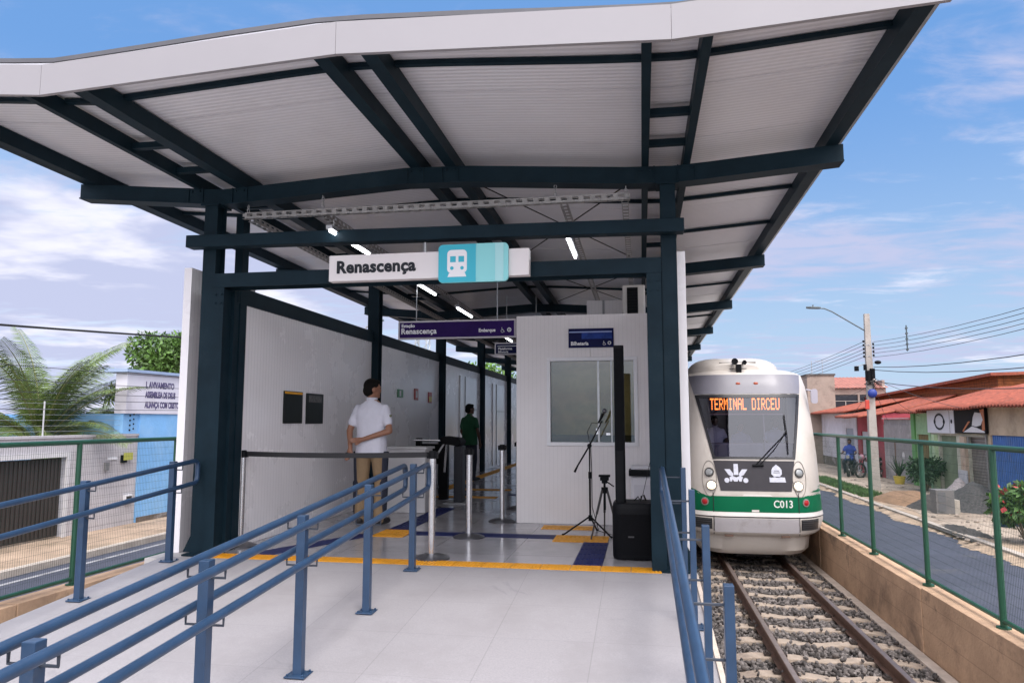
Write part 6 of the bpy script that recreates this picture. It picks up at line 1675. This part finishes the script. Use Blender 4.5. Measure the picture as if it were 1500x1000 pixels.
shrub((7.45, 16.3, ZS), .62, 1.35, 'tall bush with red flowers at the right edge beside the blue planter', 3000, .14, LEAF, M('red_petal', (.42, .05, .05), .6, var=.2), seed=9, stems=8, name='flowering_shrub')
pt = thing('tyre_planter', 'blue painted tyre planter on the pavement before the blue gate', 'planter', (8.35, 19.0, ZS))
m = MB(); m.loft([[(8.35 + .7 * r * math.cos(a), 19.0 + .7 * r * math.sin(a), ZS + z) for a in [k * .2618 for k in range(24)]] for r, z in ((.36, .0), (.46, .08), (.46, .24), (.38, .32), (.30, .31))]); m.build('tyre', M('blue_tyre_paint', (.012, .06, .15), .6, var=.2), pt, smooth=True)
MB().path([(8.35, 19.0, ZS + .24), (8.35, 19.0, ZS + .305)], .205, 20).build('soil', GROUND, pt)
def heap(name, label, at, rx, ry, h, mat, seed, n=26, kind_stones=None):
    rnd = random.Random(seed); x, y, z = at; V = []; F = []; o = np.array([rnd.uniform(0, 9) for _ in range(4)])
    for j in range(n):
        for i in range(n):
            u, v = 2 * i / (n - 1) - 1, 2 * j / (n - 1) - 1; r = math.hypot(u, v); k = max(0.0, 1 - r) ** .9
            k *= 1 + .25 * math.sin(5 * u + o[0]) * math.sin(4 * v + o[1])
            V.append((x + u * rx, y + v * ry, z - .02 + h * k + (rnd.uniform(-.02, .02) if k > .02 else 0)))
    for j in range(n - 1):
        for i in range(n - 1): a = j * n + i; F.append((a, a + 1, a + n + 1, a + n))
    return tag(raw(name, V, F, mat, None, at, False), label, 'heap')
heap('sand_heap', 'low brown sand heap spilling from the pavement to the road', (7.75, 24.2, ZS + .01), .9, 1.5, .42, M('brown_sand', (.24, .145, .085), .95, var=.25, vscale=5, bump=.6, bscale=18), 3)
heap('dark_soil_heap', 'dark soil heap between the sand and the concrete block', (7.9, 22.6, ZS + .01), .6, .8, .34, M('dark_soil', (.055, .048, .045), .95, var=.3, vscale=7, bump=.6, bscale=20), 4)
heap('gravel_heap', 'large dark gravel heap before the roller shutter', (9.0, 22.7, ZS + .01), 1.0, 1.35, .82, M('dark_gravel', (.065, .062, .062), .95, var=.4, vscale=16, bump=.8, bscale=40), 5)
heap('gravel_heap', 'pale gravel heap behind the dark one', (9.4, 24.6, ZS + .01), .8, 1.0, .62, M('pale_gravel', (.36, .32, .31), .95, var=.3, vscale=16, bump=.8, bscale=40), 6)
heap('soil_patch', 'flat dark soil patch by the road edge below the planter', (6.9, 17.9, ZS + .012), .38, 1.3, .13, MATS['dark_soil'], 7)
cb = thing('concrete_box', 'grey concrete meter box standing on the pavement before the gravel', 'concrete box', (7.85, 21.3, ZS))
m = MB(); m.box((7.55, 21.2, ZS), (8.0, 21.6, ZS + .62)); m.build('block', M('grey_block', (.17, .163, .165), .9, var=.2, vscale=4, dirt=(.18, .16, .15), dscale=4, bump=.4, bscale=20), cb, bevel=.012)
m = MB(); m.box((7.60, 21.192, ZS + .30), (7.78, 21.199, ZS + .56)); m.box((7.60, 21.192, ZS + .06), (7.78, 21.199, ZS + .26)); m.build('recess', M('grey_dark_recess', (.13, .13, .14), .9, var=.2), cb)
MB().box((8.002, 21.25, ZS), (8.14, 21.55, ZS + .36)).build('side_block', M('pale_block', (.42, .38, .33), .9, var=.15), cb, bevel=.01)
def grass(name, x0, x1, y0, y1, n, z, mat, h=.12):
    P = np.stack([RNG.uniform(x0, x1, n), RNG.uniform(y0, y1, n), np.full(n, z)], -1); a = RNG.uniform(0, 6.28, n); L_ = h * RNG.uniform(.5, 1.4, n)
    d = np.stack([np.cos(a) * .4, np.sin(a) * .4, np.ones(n)], -1) * L_[:, None]; s_ = np.stack([-np.sin(a), np.cos(a), np.zeros(n)], -1) * .018
    V = np.stack([P - s_, P + s_, P + d], 1).reshape(-1, 3)
    return tag(raw(name, V, np.arange(3 * n).reshape(n, 3), mat), kind='stuff')
grass('grass', 6.85, 7.55, 25.5, 33, 9000, ZS, LEAF, .14)
m = MB()
for k in range(260):
    y = random.uniform(15, 33); x = random.uniform(6.4, 9.8); r = random.uniform(.012, .075) * (1 if random.random() < .4 else .5); m.ball((x, y, ZS + r * .3), (r, r * 1.2, r * .6), 6, 4)
tag(m.build('rubble', M('rubble_mix', (.3, .25, .21), .95, var=.3, island=.5)), kind='stuff')

# ================================================================== street on the left
TW = M('white_tile_cladding', (.50, .48, .50), .5, var=.06, vscale=2, dirt=(.40, .37, .37), dscale=1)
add_lines(TW, 'y', .2, .010, .18, .15); add_lines(TW, 'z', .2, .010, .18, .15)
ZL = -1.21; XL = -12.05
gw = thing('garage_wall', 'white tiled garden wall with a wide brown garage gate', 'wall', (XL, 12, ZL))
m = MB(); m.box((XL - .2, 14.0, ZL), (XL, 16.15, .86)); m.box((XL - .2, 6.0, .46), (XL, 13.999, .86)); m.box((XL - .2, 6.0, ZL), (XL, 8.8, .459)); m.box((XL - .24, 5.98, .861), (XL + .03, 16.15, .91)); m.build('wall_body', TW, gw)
m = MB(); m.box((XL + .001, 13.9, ZL), (XL + .03, 14.0, .56)); m.box((XL + .001, 8.8, .46), (XL + .03, 13.899, .56)); m.build('gate_surround', M('white_plaster_trim', (.58, .57, .58), .8, var=.08), gw)
GATE = M('dark_brown_gate', (.045, .036, .034), .5, .2, var=.15)
m = MB(); 
for a, b in ((8.82, 11.9), (11.93, 13.88)):
    m.box((XL - .12, a, ZL + .04), (XL - .08, b, .44)); n = int((b - a) / .1)
    for k in range(n): yy = a + (b - a) * (k + .5) / n; m.box((XL - .079, yy - .03, ZL + .06), (XL - .06, yy + .03, .42))
m.build('gate', GATE, gw)
m = MB(); m.box((XL + .001, 15.05, .10), (XL + .05, 15.17, .28)); m.build('door_phone', M('grey_box', (.2, .2, .2), .5, var=.1), gw)
m = MB(); m.box((XL + .001, 15.15, .33), (XL + .02, 15.45, .39)); m.build('number_plate', WHITEP, gw)
m = MB(); m.box((XL + .001, 15.58, .24), (XL + .05, 15.75, .42)); m.build('mail_slot', BLACK, gw)
m = MB(); m.box((XL + .051, 15.62, .30), (XL + .07, 15.92, .47)); m.build('yellow_notice', M('lime_notice', (.42, .42, .08), .6, var=.1), gw)
m = MB(); m.box((XL + .001, 15.75, -.72), (XL + .06, 15.99, -.52)); m.build('meter_frame', WHITEP, gw); MB().box((XL + .061, 15.78, -.69), (XL + .068, 15.96, -.55)).build('meter_recess', GATE, gw)
# razor / electric fence on the wall
ef = thing('electric_fence', 'thin electric fence rods and wires on top of the garage wall', 'fence', (XL - .1, 11, .91))
for y in (8.0, 11.0, 13.35, 15.85): MB().path([(XL - .1, y, .91), (XL - .1, y, 1.62)], .016, 6).build('rod', M('pale_rod', (.55, .55, .55), .5, .4, var=.05), ef)
m = MB()
for k in range(6): m.path([(XL - .1, 7, 1.0 + .115 * k), (XL - .1, 15.9, 1.0 + .115 * k)], .003, 4)
m.build('wire', GALV, ef)
m = MB()
for k in range(6):
    z = 1.0 + .115 * k; m.path([(XL - .1, 15.85, z), (XL + .0, 15.85, z)], .022, 6); m.path([(XL - .1, 15.98, z + .03), (XL + .0, 15.98, z + .03)], .018, 6)
m.build('insulator', BLACK, ef)
# blue building with painted lettering
BLUEW = plaster('sky_blue_plaster', (.19, .42, .72), dirt=(.26, .48, .74))
bb = thing('blue_church', 'sky blue building with a white upper front painted with dark lettering', 'building', (XL - .1, 19, ZL))
m = MB(); m.box((XL - .05, 16.17, ZL), (XL + .02, 25, 1.39)); m.box((XL - 6, 16.17, ZL), (XL - .051, 16.3, 1.39)); m.box((XL - .25, 15.62, .915), (XL - .02, 16.168, 1.39)); m.build('lower_wall', BLUEW, bb)
m = MB(); m.hexa([(XL - .25, 15.6, 1.392), (XL + .05, 15.6, 1.392), (XL + .05, 25, 1.392), (XL - .25, 25, 1.392)], [(XL - .25, 15.6, 2.36), (XL + .05, 15.6, 2.36), (XL + .05, 25, 2.42), (XL - .25, 25, 2.42)]); m.build('upper_front', M('white_painted_front', (.62, .60, .66), .8, var=.05, dirt=(.5, .47, .5), dscale=1), bb)
m = MB(); m.hexa([(XL - .5, 15.5, 2.37), (XL + .12, 15.5, 2.37), (XL + .12, 25, 2.43), (XL - .5, 25, 2.43)], [(XL - .5, 15.5, 2.47), (XL + .12, 15.5, 2.44), (XL + .12, 25, 2.50), (XL - .5, 25, 2.53)]); m.build('roof', M('pale_blue_sheet', (.33, .42, .58), .5, .2, var=.1), bb)
m = MB(); m.box((XL + .021, 16.2, ZL), (XL + .05, 25, ZL + .12)); m.build('stained_base', M('mouldy_foot'), bb)
LETT = M('dark_violet_letter', (.09, .075, .16), .8, var=.2, vscale=6)
for s_, z, y, sx in (('I. AVIVAMENTO', 2.03, 15.72, .80), ('ASSEMBLEIA DE DEUS', 1.79, 15.72, .62), ('ALIANÇA COM CRISTO', 1.54, 15.72, .64)):
    text(s_, .21, (XL + .053, y + .55, z), (90, 0, 90), LETT, bb, bold=.05, sx=sx * .95)
# terracotta house behind the palms
tr_ = thing('terracotta_house', 'low house with an orange tile roof behind the big palm', 'house', (-17, 13, ZL))
MB().box((-19, 6, ZL), (-15.5, 16, 1.2)).build('wall', BLUEW, tr_)
tile_roof(tr_, -15.1, 1.25, -18.5, 2.3, 6, 14.5, TILE)
palm((-13.9, 14.9, ZL), 'big feathery coconut palm rising behind the garage wall', 34, 3.0, 1.85, (.0, .3), seed=4, droop=.60, up=(15, 88), width=.56, nl=64, leafw=.024)
palm((-14.0, 17.0, ZL), 'small drooping palm in front of the painted white front', 13, 1.55, 2.1, (.05, .1), PALM, seed=8, droop=1.15, up=(5, 70), width=.42, name='small_palm', leafw=.03, nl=34)
palm((-13.3, 10.9, ZL), 'yellowish palm with low fronds at the left edge of the picture', 10, 1.9, 1.2, (0, 0), M('yellow_palm_leaflet', (.16, .17, .035), .5, var=.25, island=.4), seed=12, droop=1.1, up=(0, 55), name='small_palm', width=.45)
m = thing('slim_tree', 'thin dark bare trunk beside the small palm', 'tree', (-13.6, 17.3, ZL))
MB().path([(-13.6, 17.35, ZL), (-13.62, 17.38, .6), (-13.6, 17.4, 1.9)], [.06, .045, .03], 8).build('trunk', BARK, m)
leaf_cloud('crown', [(-13.6, 17.4, 2.0, .3), (-13.5, 17.6, 1.85, .2), (-13.7, 17.2, 1.85, .2)], 260, .22, PALM, m, droop=1.0, asp=.2)
shrub((-12.9, 14.55, ZL), .42, 2.2, 'bright green round bush peeping over the garage wall', 1800, .09, LEAFL, seed=3)
tree((-20.8, 31.0, ZL), 6.6, 2.5, 'leafy green tree rising behind the painted building', 20000, .2, M('yellow_green_leaf', (.075, .15, .028), .55, var=.3, vscale=1.5, island=.65), seed=6)  # crown in one leaf green, varied at random from leaf to leaf
tree((-9.0, 40.0, -1.4), 5.9, 2.4, 'green tree showing through the gap above the far wall', 7000, .24, LEAFL, seed=2)
tree((-8.0, 52.0, -1.4), 6.0, 2.6, 'second green tree further off above the far wall', 6000, .26, LEAF, seed=5)
# left wires
m = MB(); m.path(sag((-9.4, 2.0, 2.25), (-8.4, 20, 3.4), .12, 20), .017, 6); tag(m.build('overhead_cable', RUBBER, at=(-9.4, 2, 2.25)), 'thick black overhead cable crossing the pale sky at the left', 'cable')
for k, z in enumerate((2.3, 2.05, 1.85, 1.72, 1.55)):
    wire('street_wire', 'thin wire passing in front of the big palm', (-10.6, 3, z - .15), (-10.4, 40, z + .55), .2, .006, 'wires before the palms')
# lattice mast and far street lamp seen above the wall
lm = thing('lattice_mast', 'pale steel lattice mast showing in the gap above the wall', 'mast', (-14.6, 48, -1.4))
m = MB(); c4 = [(-.45, -.45), (.45, -.45), (.45, .45), (-.45, .45)]
for a, b in c4: m.path([(-14.6 + a, 48 + b, -1.4), (-14.6 + a * .8, 48 + b * .8, 9)], .05, 6)
for k in range(12):
    z = -1.4 + .86 * k
    for i in range(4):
        a, b = c4[i], c4[(i + 1) % 4]; m.path([(-14.6 + a[0] * .95, 48 + a[1] * .95, z), (-14.6 + b[0] * .93, 48 + b[1] * .93, z + .86)], .03, 5)
m.build('lattice', M('pale_steel', (.42, .45, .47), .5, .4, var=.1), lm)
sl = thing('street_lamp', 'small dark street lamp head just above the left wall', 'street lamp', (-10.6, 27, -1.21))
MB().path([(-10.6, 27, -1.21), (-10.6, 27, 4.55), (-10.5, 27, 4.85), (-10.2, 27, 4.98)], [.07, .05, .03, .025], 8).build('pole_shaft', GALV, sl, smooth=True)
m = MB(); m.bar((-10.3, 27, 4.95), (-9.8, 27, 5.10), .14, .06); m.box((-10.32, 26.95, 4.86), (-10.24, 27.05, 4.96)); m.build('lamp_head', M('lamp_dark_grey'), sl)
# far tree line behind the right and left blocks so the horizon is closed
def far_wood(name, x0, x1, y0, y1, n, h, mat):
    cl = []
    for k in range(n):
        cl.append((random.uniform(x0, x1), random.uniform(y0, y1), -1.2 + random.uniform(.3, .8) * h, random.uniform(1.4, 2.6)))
    return tag(leaf_cloud(name, cl, n * 420, .5, mat, None), kind='stuff')
far_wood('far_trees', 4, 9.2, 85, 110, 9, 4.0, LEAF)
far_wood('far_trees', -60, -16, 70, 100, 22, 4.2, LEAF)
